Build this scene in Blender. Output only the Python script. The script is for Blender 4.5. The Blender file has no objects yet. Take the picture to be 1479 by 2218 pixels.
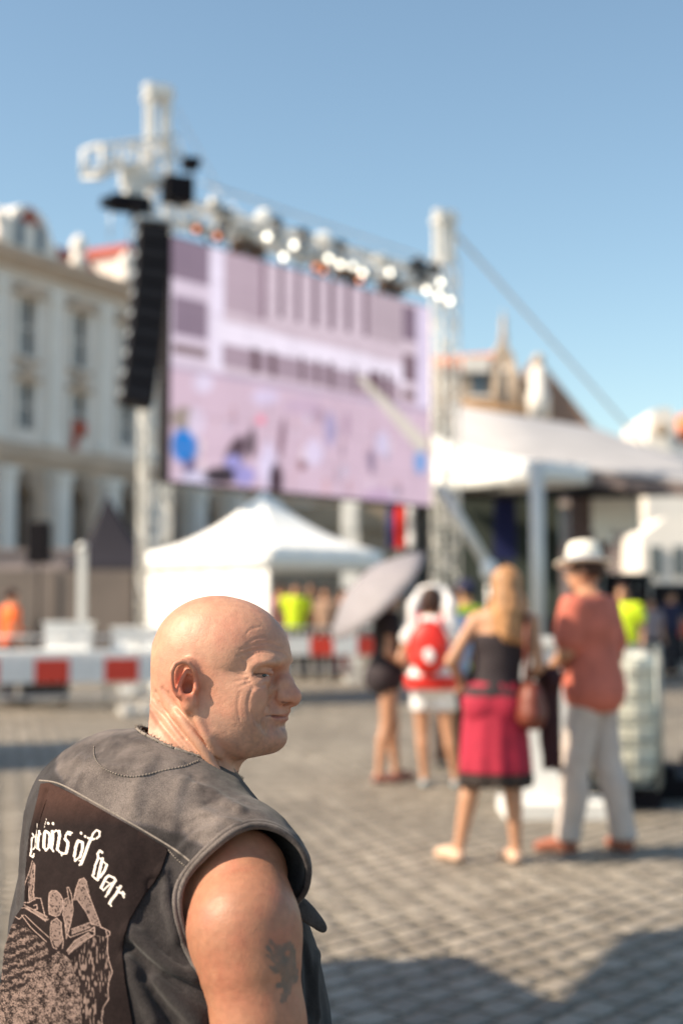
import bpy, math, random
import numpy as np
from mathutils import Vector, Matrix
random.seed(7); np.random.seed(7)
SC = bpy.context.scene
COL = SC.collection
R = math.radians
# ------------------------------------------------------------------ camera
FPX = 3080.0                       # focal length in photograph pixels (50 mm, 36 mm high frame)
PITCH = math.atan(209/FPX)
CAMZ = 1.425
cam_d = bpy.data.cameras.new('camera'); cam = bpy.data.objects.new('camera', cam_d); COL.objects.link(cam)
cam_d.sensor_fit = 'VERTICAL'; cam_d.sensor_height = 36; cam_d.sensor_width = 24
cam_d.lens = 36*FPX/2218; cam_d.clip_start = .05; cam_d.clip_end = 2000
cam.location = (0, 0, CAMZ); cam.rotation_euler = (R(90)+PITCH, 0, 0)
cam_d.dof.use_dof = True; cam_d.dof.focus_distance = 2.0; cam_d.dof.aperture_fstop = 2.4
SC.camera = cam
# ------------------------------------------------------------------ light
SUN_EL = R(40); SUN_AZ = R(-105)     # azimuth of the sun, clockwise from +Y
SUN = Vector((math.sin(SUN_AZ)*math.cos(SUN_EL), math.cos(SUN_AZ)*math.cos(SUN_EL), math.sin(SUN_EL)))
w = bpy.data.worlds.new('World'); SC.world = w; w.use_nodes = True
nt = w.node_tree; bg = nt.nodes['Background']
sky = nt.nodes.new('ShaderNodeTexSky'); sky.sky_type = 'NISHITA'; sky.sun_disc = False
sky.sun_elevation = SUN_EL; sky.sun_rotation = SUN_AZ
sky.air_density = 1.0; sky.dust_density = .8; sky.ozone_density = 1.0
tn = nt.nodes.new('ShaderNodeMix'); tn.data_type = 'RGBA'; tn.blend_type = 'MULTIPLY'; tn.inputs[0].default_value = 1; tn.inputs[7].default_value = (.98, 1.02, .93, 1)
nt.links.new(sky.outputs[0], tn.inputs[6]); nt.links.new(tn.outputs[2], bg.inputs[0]); bg.inputs[1].default_value = .118
sd = bpy.data.lights.new('sun', 'SUN'); sd.energy = 5.0; sd.angle = R(.53); sd.color = (1, .84, .64)
so = bpy.data.objects.new('sun', sd); COL.objects.link(so)
so.rotation_euler = SUN.to_track_quat('Z', 'Y').to_euler(); so.location = (-6, -4, 12)
SC.view_settings.view_transform = 'Standard'; SC.view_settings.look = 'None'
SC.view_settings.exposure = .70; SC.view_settings.gamma = 1
SC.render.engine = 'CYCLES'
SC.cycles.max_bounces = 6; SC.cycles.diffuse_bounces = 3; SC.cycles.glossy_bounces = 3; SC.cycles.transparent_max_bounces = 8
SC.cycles.use_denoising = True
# ------------------------------------------------------------------ helpers
_c, _s = math.cos(PITCH), math.sin(PITCH)
CAM = np.array([0, 0, CAMZ]); HZ = np.array([0., 0, 1])
def ray(px, py):
    u = (np.asarray(px, float)-739.5)/FPX; v = (1109-np.asarray(py, float))/FPX
    d = np.stack([u, _c-v*_s, _s+v*_c], -1)
    return d/np.linalg.norm(d, axis=-1, keepdims=True)
def P(px, py, Y):
    """point seen at photograph pixel px,py standing Y metres in front of the camera"""
    d = ray(px, py); return CAM+d*(Y/d[..., 1:2])
def PZ(px, py, z):
    d = ray(px, py); return CAM+d*((z-CAMZ)/d[2])
def V3(*a): return np.array(a, float)
def tag(o, label=None, cat=None, group=None, kind=None):
    if label: o['label'] = label
    if cat: o['category'] = cat
    if group: o['group'] = group
    if kind: o['kind'] = kind
    return o
def empty(name, loc=(0, 0, 0), rz=0, **k):
    o = bpy.data.objects.new(name, None); COL.objects.link(o); o.location = loc; o.rotation_euler = (0, 0, rz)
    o.empty_display_size = .1
    return tag(o, **k)
def link(name, me, mats=(), parent=None, smooth=False, **k):
    o = bpy.data.objects.new(name, me); COL.objects.link(o)
    if parent is not None: o.parent = parent
    for m in (mats if isinstance(mats, (list, tuple)) else [mats]): me.materials.append(m)
    if smooth: me.polygons.foreach_set('use_smooth', np.ones(len(me.polygons), bool))
    return tag(o, **k)
def mesh_np(name, v, q):
    me = bpy.data.meshes.new(name); v = np.asarray(v, np.float32); q = np.asarray(q, np.int32); n = q.shape[1]
    me.vertices.add(len(v)); me.vertices.foreach_set('co', v.ravel())
    me.loops.add(q.size); me.loops.foreach_set('vertex_index', q.ravel())
    me.polygons.add(len(q)); me.polygons.foreach_set('loop_start', np.arange(0, q.size, n, dtype=np.int32))
    me.update(calc_edges=True); me.validate(); return me
def set_col(me, name, c):
    c = np.asarray(c, np.float32)
    if c.shape[1] == 3: c = np.hstack([c, np.ones((len(c), 1), np.float32)])
    a = me.color_attributes.new(name, 'FLOAT_COLOR', 'POINT'); a.data.foreach_set('color', c.ravel())
class MB:
    """collects faces and links them as one mesh"""
    def __init__(s): s.v = []; s.f = []; s.mi = []; s.cur = 0; s.sm = []
    def add(s, v, f, sm=False):
        n = len(s.v); s.v += [tuple(map(float, p)) for p in v]; s.f += [tuple(i+n for i in q) for q in f]
        s.mi += [s.cur]*len(f); s.sm += [sm]*len(f); return s
    def box(s, c, d, rz=0, B=None):
        """box centre c, full sizes d"""
        if B is None: B = np.array(Matrix.Rotation(rz, 3, 'Z'))
        c = np.array(c, float); h = np.array(d, float)/2; vs = []
        for z in (-1, 1):
            for x, y in ((-1, -1), (1, -1), (1, 1), (-1, 1)): vs.append(c+B@(h*V3(x, y, z)))
        return s.add(vs, [(3, 2, 1, 0), (4, 5, 6, 7), (0, 1, 5, 4), (1, 2, 6, 5), (2, 3, 7, 6), (3, 0, 4, 7)])
    def tube(s, pts, r, n=8, cap=True):
        pts = [np.array(p, float) for p in pts]; m = len(pts); rs = r if hasattr(r, '__len__') else [r]*m; vs = []; up = None
        for i, p in enumerate(pts):
            t = pts[min(i+1, m-1)]-pts[max(i-1, 0)]; t /= np.linalg.norm(t)+1e-12
            if up is None: up = V3(0, 0, 1) if abs(t[2]) < .9 else V3(1, 0, 0)
            a = np.cross(up, t); a /= np.linalg.norm(a)+1e-12; b = np.cross(t, a); up = b
            for k in range(n):
                th = 2*math.pi*k/n; vs.append(p+(a*math.cos(th)+b*math.sin(th))*rs[i])
        fs = [(i*n+k, i*n+(k+1) % n, (i+1)*n+(k+1) % n, (i+1)*n+k) for i in range(m-1) for k in range(n)]
        s.add(vs, fs, True)
        if cap and m > 1: 
            q = len(s.v)-len(vs)
            s.f += [tuple(q+k for k in range(n-1, -1, -1)), tuple(q+(m-1)*n+k for k in range(n))]; s.mi += [s.cur]*2; s.sm += [False]*2
        return s
    def lathe(s, c, prof, n=20, B=None):
        """prof: list of (radius, height) about local z"""
        B = np.eye(3) if B is None else B; c = np.array(c, float); vs = []
        for r, z in prof:
            for k in range(n):
                th = 2*math.pi*k/n; vs.append(c+B@V3(r*math.cos(th), r*math.sin(th), z))
        m = len(prof); fs = [(i*n+k, i*n+(k+1) % n, (i+1)*n+(k+1) % n, (i+1)*n+k) for i in range(m-1) for k in range(n)]
        fs += [tuple(range(n-1, -1, -1)), tuple((m-1)*n+k for k in range(n))]
        return s.add(vs, fs, True)
    def prism(s, poly, a, ax, bx, t):
        """polygon (list of 2d) in plane origin a with axes ax, bx extruded by vector t"""
        a = np.array(a, float); n = len(poly); v0 = [a+ax*p[0]+bx*p[1] for p in poly]; v1 = [p+t for p in v0]
        return s.add(v0+v1, [tuple(range(n)), tuple(range(2*n-1, n-1, -1))]+[(i, i+n, (i+1) % n+n, (i+1) % n) for i in range(n)])
    def build(s, name, mats, parent=None, **k):
        me = bpy.data.meshes.new(name); me.from_pydata(s.v, [], s.f)
        o = link(name, me, mats, parent, **k)
        me.polygons.foreach_set('material_index', s.mi); me.polygons.foreach_set('use_smooth', s.sm); me.update()
        return o
# ------------------------------------------------------------------ materials
def lin(c): return tuple((x/12.92 if x <= .04045 else ((x+.055)/1.055)**2.4) for x in c)
def mat(name, col=(.5, .5, .5), rough=.6, metal=0, noise=.12, scale=8, bump=0, bscale=60, spec=.5, emit=None, es=1, attr=None, sss=0, trans=0, detail=4, coat=0):
    m = bpy.data.materials.new(name); m.use_nodes = True; n = m.node_tree; b = n.nodes['Principled BSDF']; L = n.links.new
    b.inputs['Roughness'].default_value = rough; b.inputs['Metallic'].default_value = metal
    b.inputs['Specular IOR Level'].default_value = spec
    if coat: b.inputs['Coat Weight'].default_value = coat; b.inputs['Coat Roughness'].default_value = .25
    tc = n.nodes.new('ShaderNodeTexCoord')
    nz = n.nodes.new('ShaderNodeTexNoise'); nz.inputs['Scale'].default_value = scale; nz.inputs['Detail'].default_value = detail
    L(tc.outputs['Object'], nz.inputs['Vector'])
    mr = n.nodes.new('ShaderNodeMapRange'); mr.inputs[1].default_value = .25; mr.inputs[2].default_value = .75
    mr.inputs[3].default_value = 1-noise; mr.inputs[4].default_value = 1+noise; L(nz.outputs[0], mr.inputs[0])
    mx = n.nodes.new('ShaderNodeVectorMath'); mx.operation = 'SCALE'; L(mr.outputs[0], mx.inputs['Scale'])
    if attr:
        at = n.nodes.new('ShaderNodeAttribute'); at.attribute_name = attr; L(at.outputs['Color'], mx.inputs[0])
    else: mx.inputs[0].default_value = col
    L(mx.outputs[0], b.inputs['Base Color'])
    if bump:
        n2 = n.nodes.new('ShaderNodeTexNoise'); n2.inputs['Scale'].default_value = bscale; n2.inputs['Detail'].default_value = 5
        L(tc.outputs['Object'], n2.inputs['Vector'])
        bm = n.nodes.new('ShaderNodeBump'); bm.inputs['Strength'].default_value = 1; bm.inputs['Distance'].default_value = bump
        L(n2.outputs[0], bm.inputs['Height']); L(bm.outputs[0], b.inputs['Normal'])
    if emit: b.inputs['Emission Color'].default_value = (*emit, 1); b.inputs['Emission Strength'].default_value = es
    if sss:
        b.inputs['Subsurface Weight'].default_value = sss; b.inputs['Subsurface Radius'].default_value = (1, .3, .15); b.inputs['Subsurface Scale'].default_value = .006
    if trans: b.inputs['Transmission Weight'].default_value = trans
    return m
def pmat(name, col, rough=.8, **k): return mat(name, lin(col), rough, noise=k.pop('noise', .12), scale=k.pop('scale', 14), **k)
# ------------------------------------------------------------------ implicit surfaces
def nrm(a): a = np.array(a, float); return a/np.linalg.norm(a)
def f_ell(c, r, B=None):
    c = np.array(c, float); r = np.array(r, float); B = np.eye(3) if B is None else np.array(B, float)
    def f(p):
        q = (p-c)@B.T; k0 = np.linalg.norm(q/r, axis=1); k1 = np.linalg.norm(q/(r*r), axis=1)+1e-9
        return k0*(k0-1)/k1
    return f, c, float(r.max())
def f_chain(pts, rs):
    pts = [np.array(p, float) for p in pts]; rs = rs if hasattr(rs, '__len__') else [rs]*len(pts)
    A = np.array(pts); c = (A.min(0)+A.max(0))/2; rad = float(np.linalg.norm(A-c, axis=1).max()+max(rs))
    def f(p):
        d = None
        if len(pts) == 1: return np.linalg.norm(p-pts[0], axis=1)-rs[0]
        for a, b, ra, rb in zip(pts[:-1], pts[1:], rs[:-1], rs[1:]):
            ab = b-a; t = np.clip(((p-a)@ab)/(ab@ab+1e-12), 0, 1)
            e = np.linalg.norm(p-a-t[:, None]*ab, axis=1)-(ra+(rb-ra)*t)
            d = e if d is None else np.minimum(d, e)
        return d
    return f, c, rad
class SDF:
    def __init__(s): s.ops = []
    def add(s, prim, k=.01): s.ops.append((1, *prim, k)); return s
    def sub(s, prim, k=.004): s.ops.append((-1, *prim, k)); return s
    def ell(s, c, r, B=None, k=.01): return s.add(f_ell(c, r, B), k)
    def cap(s, pts, rs, k=.01): return s.add(f_chain(pts, rs), k)
    def __call__(s, p):
        d = np.full(len(p), 1.0)
        for sg, f, c, r, k in s.ops:
            bd = np.linalg.norm(p-c, axis=1)-r
            if sg > 0:
                m = np.nonzero(bd < d+k)[0]
                if not len(m): continue
                g = f(p[m]); a = d[m]; h = np.maximum(k-np.abs(a-g), 0)/k; d[m] = np.minimum(a, g)-h*h*k*.25
            else:
                m = np.nonzero(bd < k-d+.0)[0]
                if not len(m): continue
                g = -f(p[m]); a = d[m]; h = np.maximum(k-np.abs(a-g), 0)/k; d[m] = np.maximum(a, g)+h*h*k*.25
        return d
def polygonize(f, lo, hi, h, B=8, slack=1.6):
    lo = np.array(lo, float); hi = np.array(hi, float); nb = np.ceil((hi-lo)/(B*h)).astype(int)
    I = np.stack(np.meshgrid(*[np.arange(k) for k in nb], indexing='ij'), -1).reshape(-1, 3)
    cen = lo+(I+.5)*B*h
    dv = np.concatenate([f(cen[i:i+60000]) for i in range(0, len(cen), 60000)])
    I = I[np.abs(dv) < slack*.87*B*h+2*h]
    N = nb*B+1; gid = lambda ijk: (ijk[..., 0]*N[1]+ijk[..., 1])*N[2]+ijk[..., 2]
    g = np.stack(np.meshgrid(*[np.arange(B+1)]*3, indexing='ij'), -1).reshape(-1, 3)
    cor = np.array([(a, b, c) for a in (0, 1) for b in (0, 1) for c in (0, 1)])
    ed = [(i, j) for i in range(8) for j in range(i+1, 8) if np.abs(cor[i]-cor[j]).sum() == 1]
    VI, VP, Q = [], [], []
    for s in range(0, len(I), 150):
        J = I[s:s+150]; ijk = J[:, None]*B+g[None]
        v = f((lo+ijk.reshape(-1, 3)*h)).reshape(len(J), B+1, B+1, B+1)
        c8 = np.stack([v[:, a:a+B, b:b+B, c:c+B] for a, b, c in cor], -1); ng = (c8 < 0).sum(-1)
        act = np.nonzero((ng > 0) & (ng < 8))
        if len(act[0]):
            cc = c8[act]; pos = np.zeros((len(cc), 3)); cnt = np.zeros(len(cc))
            for i, j in ed:
                a, b = cc[:, i], cc[:, j]; m = (a < 0) != (b < 0); t = np.where(m, a/np.where(m, a-b, 1), 0)
                pos += np.where(m[:, None], cor[i]+(cor[j]-cor[i])*t[:, None], 0); cnt += m
            cell = J[act[0]]*B+np.stack(act[1:], -1)
            VI.append(gid(cell)); VP.append(lo+(cell+pos/cnt[:, None])*h)
        for ax in range(3):
            sl = [slice(None)]+[slice(0, B)]*3; s2 = list(sl); s2[ax+1] = slice(1, B+1)
            a = v[tuple(sl)]; b = v[tuple(s2)]; m = np.nonzero((a < 0) != (b < 0))
            if not len(m[0]): continue
            cell = J[m[0]]*B+np.stack(m[1:], -1); neg = a[m] < 0
            u = np.zeros(3, int); u[(ax+1) % 3] = 1; w_ = np.zeros(3, int); w_[(ax+2) % 3] = 1
            q = np.stack([gid(cell-u-w_), gid(cell-w_), gid(cell), gid(cell-u)], -1)
            q[~neg] = q[~neg][:, ::-1]; Q.append(q)
    VI = np.concatenate(VI); VP = np.concatenate(VP); Q = np.concatenate(Q)
    o = np.argsort(VI); VI = VI[o]; VP = VP[o]; ix = np.searchsorted(VI, Q); ix[ix >= len(VI)] = 0
    ok = (VI[ix] == Q).all(1); return VP, ix[ok]
def sdf_obj(name, f, lo, hi, h, mats, parent=None, slack=1.6, colf=None, keep=None, org=None, **k):
    v, q = polygonize(f, lo, hi, h, slack=slack)
    c = colf(v) if colf else None
    if org is not None: v = v-np.array(org)
    me = mesh_np(name, v, q)
    if c is not None: set_col(me, 'tint', c)
    return link(name, me, mats, parent, smooth=True, **k)
def trace(f, px, py, t0=.8, t1=6, off=0.0, n=90, relax=.8):
    """first hit of the rays through photograph pixels with an implicit surface"""
    d = ray(np.atleast_1d(px), np.atleast_1d(py)); t = np.full(len(d), t0)
    for _ in range(n):
        t = np.minimum(t+(f(CAM+d*t[:, None])-off)*relax, t1)
    return CAM+d*t[:, None], t < t1-.01
def grad(f, p, e=.002):
    g = np.stack([f(p+V3(e, 0, 0))-f(p-V3(e, 0, 0)), f(p+V3(0, e, 0))-f(p-V3(0, e, 0)), f(p+V3(0, 0, e))-f(p-V3(0, 0, e))], -1)
    return g/(np.linalg.norm(g, axis=1, keepdims=True)+1e-12)
def hsh(i):
    x = (i[..., 0]*374761393+i[..., 1]*668265263+i[..., 2]*2147483647+974634777) & 0xffffffff
    x = ((x ^ (x >> 13))*1274126177) & 0xffffffff; return ((x ^ (x >> 16)) & 0xffff)/65535.0
def vnoise(p, s=1.0, oct=1):
    out = 0; a = 1; tot = 0
    for o in range(oct):
        q = p*s*(2**o)+o*17.3; i = np.floor(q).astype(np.int64); t = q-i; t = t*t*(3-2*t); r = 0
        for dx in (0, 1):
            for dy in (0, 1):
                for dz in (0, 1):
                    w_ = (t[:, 0] if dx else 1-t[:, 0])*(t[:, 1] if dy else 1-t[:, 1])*(t[:, 2] if dz else 1-t[:, 2])
                    r = r+w_*hsh(i+np.array([dx, dy, dz]))
        out = out+a*r; tot += a; a *= .5
    return out/tot*2-1
# ------------------------------------------------------------------ the ground: granite setts
def setts():
    m = bpy.data.materials.new('granite_setts'); m.use_nodes = True; n = m.node_tree; b = n.nodes['Principled BSDF']; L = n.links.new; b.inputs['Roughness'].default_value = .62; b.inputs['Specular IOR Level'].default_value = .45
    tc = n.nodes.new('ShaderNodeTexCoord'); mp = n.nodes.new('ShaderNodeMapping'); mp.inputs['Rotation'].default_value = (0, 0, R(-50)); L(tc.outputs['Object'], mp.inputs['Vector'])
    nz = n.nodes.new('ShaderNodeTexNoise'); nz.inputs['Scale'].default_value = 2.2; nz.inputs['Detail'].default_value = 3; L(mp.outputs[0], nz.inputs['Vector'])
    ad = n.nodes.new('ShaderNodeMix'); ad.data_type = 'VECTOR'; ad.blend_type = 'LINEAR_LIGHT' if hasattr(ad, 'blend_type') and False else ad.blend_type
    vm = n.nodes.new('ShaderNodeVectorMath'); vm.operation = 'MULTIPLY_ADD'; vm.inputs[1].default_value = (.07, .07, 0); L(nz.outputs['Color'], vm.inputs[0]); L(mp.outputs[0], vm.inputs[2]); n.nodes.remove(ad)
    nz2 = n.nodes.new('ShaderNodeTexNoise'); nz2.inputs['Scale'].default_value = 14; nz2.inputs['Detail'].default_value = 3; L(mp.outputs[0], nz2.inputs['Vector'])
    vm2 = n.nodes.new('ShaderNodeVectorMath'); vm2.operation = 'MULTIPLY_ADD'; vm2.inputs[1].default_value = (.045, .045, 0); L(nz2.outputs['Color'], vm2.inputs[0]); L(vm.outputs[0], vm2.inputs[2])
    def brick(ms, sm):
        k = n.nodes.new('ShaderNodeTexBrick'); k.inputs['Scale'].default_value = 1; k.inputs['Brick Width'].default_value = .205; k.inputs['Row Height'].default_value = .138; k.inputs['Mortar Size'].default_value = ms; k.inputs['Mortar Smooth'].default_value = sm
        k.offset = .47; k.offset_frequency = 2; L(vm2.outputs[0], k.inputs['Vector']); return k
    k1 = brick(.011, .25); k1.inputs['Color1'].default_value = (.205, .175, .14, 1); k1.inputs['Color2'].default_value = (.35, .305, .25, 1); k1.inputs['Mortar'].default_value = (.075, .062, .036, 1)
    k2 = brick(.036, 1.0)
    sm = n.nodes.new('ShaderNodeTexNoise'); sm.inputs['Scale'].default_value = 30; sm.inputs['Detail'].default_value = 6; L(mp.outputs[0], sm.inputs['Vector'])
    big = n.nodes.new('ShaderNodeTexNoise'); big.inputs['Scale'].default_value = .35; big.inputs['Detail'].default_value = 4; L(mp.outputs[0], big.inputs['Vector'])
    r1 = n.nodes.new('ShaderNodeMapRange'); r1.inputs[1].default_value = .3; r1.inputs[2].default_value = .7; r1.inputs[3].default_value = .78; r1.inputs[4].default_value = 1.22; L(sm.outputs[0], r1.inputs[0])
    r2 = n.nodes.new('ShaderNodeMapRange'); r2.inputs[1].default_value = .3; r2.inputs[2].default_value = .7; r2.inputs[3].default_value = .80; r2.inputs[4].default_value = 1.18; L(big.outputs[0], r2.inputs[0])
    mm = n.nodes.new('ShaderNodeMath'); mm.operation = 'MULTIPLY'; L(r1.outputs[0], mm.inputs[0]); L(r2.outputs[0], mm.inputs[1])
    vs = n.nodes.new('ShaderNodeVectorMath'); vs.operation = 'SCALE'; L(k1.outputs['Color'], vs.inputs[0]); L(mm.outputs[0], vs.inputs['Scale']); L(vs.outputs[0], b.inputs['Base Color'])
    inv = n.nodes.new('ShaderNodeMath'); inv.operation = 'MULTIPLY_ADD'; inv.inputs[1].default_value = -1.0; inv.inputs[2].default_value = 1; L(k2.outputs['Fac'], inv.inputs[0])
    h = n.nodes.new('ShaderNodeMath'); h.operation = 'MULTIPLY_ADD'; h.inputs[1].default_value = .22; L(sm.outputs[0], h.inputs[0]); L(inv.outputs[0], h.inputs[2])
    bm = n.nodes.new('ShaderNodeBump'); bm.inputs['Distance'].default_value = .022; bm.inputs['Strength'].default_value = 1; L(h.outputs[0], bm.inputs['Height']); L(bm.outputs[0], b.inputs['Normal'])
    return m
g = MB(); g.add([(-350, -60, 0), (350, -60, 0), (350, 600, 0), (-350, 600, 0)], [(0, 1, 2, 3)]); g.build('ground', setts(), kind='structure')
# ------------------------------------------------------------------ materials of the place
M_ALU = mat('bright_aluminium', (.76, .74, .70), .45, .10, noise=.06); M_STEEL = mat('galvanised_steel', (.62, .62, .62), .45, .6, noise=.15)
M_TENT = mat('white_tent_fabric', (.88, .88, .86), .7, noise=.03, scale=2, bump=.01, bscale=3); M_BLKM = mat('black_paint', (.008, .006, .009), .7, noise=.2, spec=.2); M_SPK = mat('speaker_grille', (.012, .009, .012), .8, noise=.3, scale=90)
M_RFL = mat('red_board', (.72, .055, .03), .5, noise=.1); M_WFL = mat('white_board', (.80, .80, .80), .5, noise=.08); M_CONC = mat('pale_concrete', (.55, .53, .50), .9, noise=.15, bump=.004)
M_ORL = mat('orange_lens', (.9, .25, .06), .3, emit=(1, .30, .10), es=.9); M_LAMP = mat('lit_lens', (1, .95, .85), .3, emit=(1, .93, .78), es=3.2); M_WPL = mat('white_plastic', (.82, .82, .80), .5, noise=.06)
M_GREY = mat('grey_tarpaulin', (.40, .39, .40), .75, noise=.12, scale=1.5, bump=.01, bscale=2); M_DKG = mat('dark_backdrop', (.055, .070, .060), .9, noise=.25, scale=.8); M_BLUE = mat('blue_banner', (.025, .035, .16), .8)
M_GREYD = mat('dark_grey_paint', (.10, .09, .09), .5); M_NVT = mat('navy_tent_fabric', (.012, .010, .020), .8, noise=.1); M_BRW = mat('brown_hoarding', (.20, .165, .145), .9, noise=.2, scale=.7)
def lattice(name, a, b, w, parent, m, up=None, r=.030, bays=None, parts=True):
    """square lattice truss from a to b"""
    a, b = V3(*a), V3(*b); t = nrm(b-a); up = V3(0, 1, 0) if up is None else up; e1 = nrm(np.cross(t, up)); e2 = np.cross(t, e1); ln = np.linalg.norm(b-a); n = bays or max(2, int(ln/(w*1.05)))
    cs = [(e1*i+e2*j)*w/2 for i, j in ((-1, -1), (1, -1), (1, 1), (-1, 1))]
    for c in cs:
        q = MB(); q.tube([a+c, b+c], r, 8); q.build('chord', m, parent)
    q = MB()
    for k in range(n):
        p0, p1 = a+t*ln*k/n, a+t*ln*(k+1)/n
        for j in range(4):
            c0, c1 = cs[j], cs[(j+1) % 4]; q.tube([p0+c0, p0+c1], r*.55, 5); q.tube([p0+(c0 if (k+j) % 2 else c1), p1+(c1 if (k+j) % 2 else c0)], r*.55, 5)
    for j in range(4): q.tube([b+cs[j], b+cs[(j+1) % 4]], r*.55, 5)
    q.build('lattice', m, parent)
# ------------------------------------------------------------------ towers
def tower(px, Y, z, label, ground_w=.9):
    X = (px-739.5)/FPX*Y; t = empty('truss_tower', (X, Y, 0), R(24), label=label, cat='truss tower', group='truss towers carrying the big screen')
    lattice('t', (0, 0, .12), (0, 0, z-1.0), .42, t, M_ALU, r=.029)
    q = MB(); q.box((0, 0, .06), (ground_w, ground_w, .12)); q.build('base_plate', M_STEEL, t)
    q = MB()
    for i, j in ((-1, -1), (1, -1), (1, 1), (-1, 1)): q.box((i*.14, j*.14, z-.55), (.09, .09, .95))
    q.build('mast_head', M_ALU, t)
    q = MB(); q.box((0, 0, z-.12), (.46, .42, .10)); q.box((.02, 0, z-.0), (.40, .16, .18)); q.lathe((-.16, 0, z), [(.11, -.04), (.12, 0), (.11, .04)], 14, np.array(Matrix.Rotation(R(90), 3, 'X'))); q.lathe((.16, 0, z), [(.11, -.04), (.12, 0), (.11, .04)], 14, np.array(Matrix.Rotation(R(90), 3, 'X'))); q.build('pulley_block', M_ALU, t)
    for i, j in ((-1, -1), (1, -1), (1, 1), (-1, 1)): q = MB(); q.tube([(i*.3, j*.3, .12), (i*.3, j*.3, .42), (i*.2, j*.2, .95)], .026, 8); q.build('jack_leg', M_STEEL, t)
    return t, X
YL, YR = 24.0, 30.0
T1, XL = tower(334, YL, 10.35, 'tall aluminium truss tower left of the big screen'); T2, XR = tower(966, YR, 9.85, 'tall aluminium truss tower right of the big screen')
q = MB(); ab = empty('stay_brace', (XR, YR, 0), label='diagonal aluminium brace leaning from the right tower with a round white lamp at its foot', cat='brace')
pA = P(950, 1050, 29.6)-V3(XR, YR, 0); pB = P(1056, 1225, 29.4)-V3(XR, YR, 0); q.tube([pA, pB], .115, 10); q.build('tube', M_ALU, ab); q = MB(); q.tube([pB, V3(pB[0]+.02, pB[1], .0)], .035, 8); q.build('stand', M_STEEL, ab)
q = MB(); q.lathe(pB+V3(.02, -.1, -.10), [(.01, -.22), (.12, -.18), (.17, -.05), (.17, .08), (.12, .18), (.01, .22)], 16); q.build('lamp_globe', M_TENT, ab)
# ------------------------------------------------------------------ the big screen with its picture
SA, SB = V3((366-739.5)/FPX*23.6, 23.6, 0), V3((934-739.5)/FPX*29.35, 29.35, 0); SD_ = nrm(SB-SA); SN = nrm(np.cross(SD_, HZ)); SW = np.linalg.norm(SB-SA); Z0, Z1 = 3.55, 7.69
scr = empty('led_screen', SA*.5+SB*.5, label='big outdoor screen showing a pale building facade and a crowd, between the two truss towers', cat='screen'); so_ = SA*.5+SB*.5
q = MB(); Bs = np.array([SD_, -SN, HZ]).T; q.box(V3(0, 0, (Z0+Z1)/2)-SN*.14, (SW+.06, .22, Z1-Z0+.06), B=Bs); q.build('housing', M_BLKM, scr)
NXs, NZs = 220, 128; gu, gv = np.meshgrid(np.linspace(0, 1, NXs), np.linspace(0, 1, NZs)); 
def scr_px(u, v):
    p = SA+SD_*(u*SW)[..., None] if hasattr(u, 'shape') else SA+SD_*u*SW; p = p+HZ*(Z0+(Z1-Z0)*v)[..., None]; d = p-CAM; y_ = d[..., 1]*_c+d[..., 2]*_s; z_ = -d[..., 1]*_s+d[..., 2]*_c
    return 739.5+FPX*d[..., 0]/y_, 1109-FPX*z_/y_
SX, SY = scr_px(gu, gv)
pal = lambda *c: np.array(lin(c))
img = np.ones(SX.shape+(3,))*pal(.78, .71, .79); nn = vnoise(np.stack([gu.ravel()*14, gv.ravel()*9, gu.ravel()*0], 1), 1, 3).reshape(SX.shape)
# everything below is content of the broadcast picture, read off in screen coordinates
top = lambda x: 505+(x-366)*.285
def fill(mask, col, a=1): 
    global img
    mk = np.asarray(mask, float)[..., None]*a; img = img*(1-mk)+pal(*col)*mk
def par(x0, x1, ya, yb, sl, col, a=1): yy_ = SY-(SX-x0)*sl; fill((SX > x0) & (SX < x1) & (yy_ > ya) & (yy_ < yb), col, a)
fill(SY > 790+(SX-366)*.16, (.78, .68, .78)); par(366, 455, 500, 790, .28, (.80, .74, .84))
par(370, 452, 505, 600, .24, (.50, .43, .52)); par(374, 450, 640, 720, .22, (.50, .43, .52)); par(374, 448, 742, 762, .2, (.50, .42, .46))
par(455, 485, 520, 800, .28, (.86, .82, .93)); par(485, 566, 530, 672, .27, (.68, .60, .68)); par(566, 576, 560, 690, .27, (.48, .38, .46))
for i, x_ in enumerate((603, 640, 676, 712, 748, 785)): par(x_, x_+12, 570+i*9, 688+i*8, .27, (.42, .33, .40)); 
par(800, 870, 615, 735, .25, (.68, .61, .68)); par(468, 880, 692, 738, .24, (.88, .84, .94)); par(482, 860, 742, 790, .22, (.62, .54, .62))
for x_, w_ in ((545, 18), (585, 12), (650, 9), (683, 9), (712, 9), (765, 8), (800, 26), (835, 10)): par(x_, x_+w_, 752+(x_-545)*.19, 806+(x_-545)*.19, .2, (.38, .28, .33))
par(872, 902, 660, 735, .22, (.46, .38, .47)); par(872, 902, 765, 825, .2, (.45, .36, .42)); par(872, 900, 845, 862, .2, (.42, .32, .36)); par(902, 934, 660, 880, .22, (.82, .77, .90))
def spot(x, y, rx, ry, col, a=.9, sk=0): d = np.hypot((SX-x-sk*(SY-y))/rx, (SY-y)/ry); fill(np.clip((1-d)*3, 0, 1), col, a)
rs2 = random.Random(3)
for _ in range(60):
    x_, y_ = rs2.uniform(372, 930), rs2.uniform(865, 1075); c_ = rs2.choice([(.86, .80, .90), (.60, .50, .60), (.45, .36, .45), (.80, .62, .66), (.66, .70, .84), (.90, .84, .88)]); spot(x_, y_, rs2.uniform(3, 9), rs2.uniform(9, 24), c_, rs2.uniform(.25, .6)); spot(x_, y_-18, 4, 5, (.70, .50, .48), .5)
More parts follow.
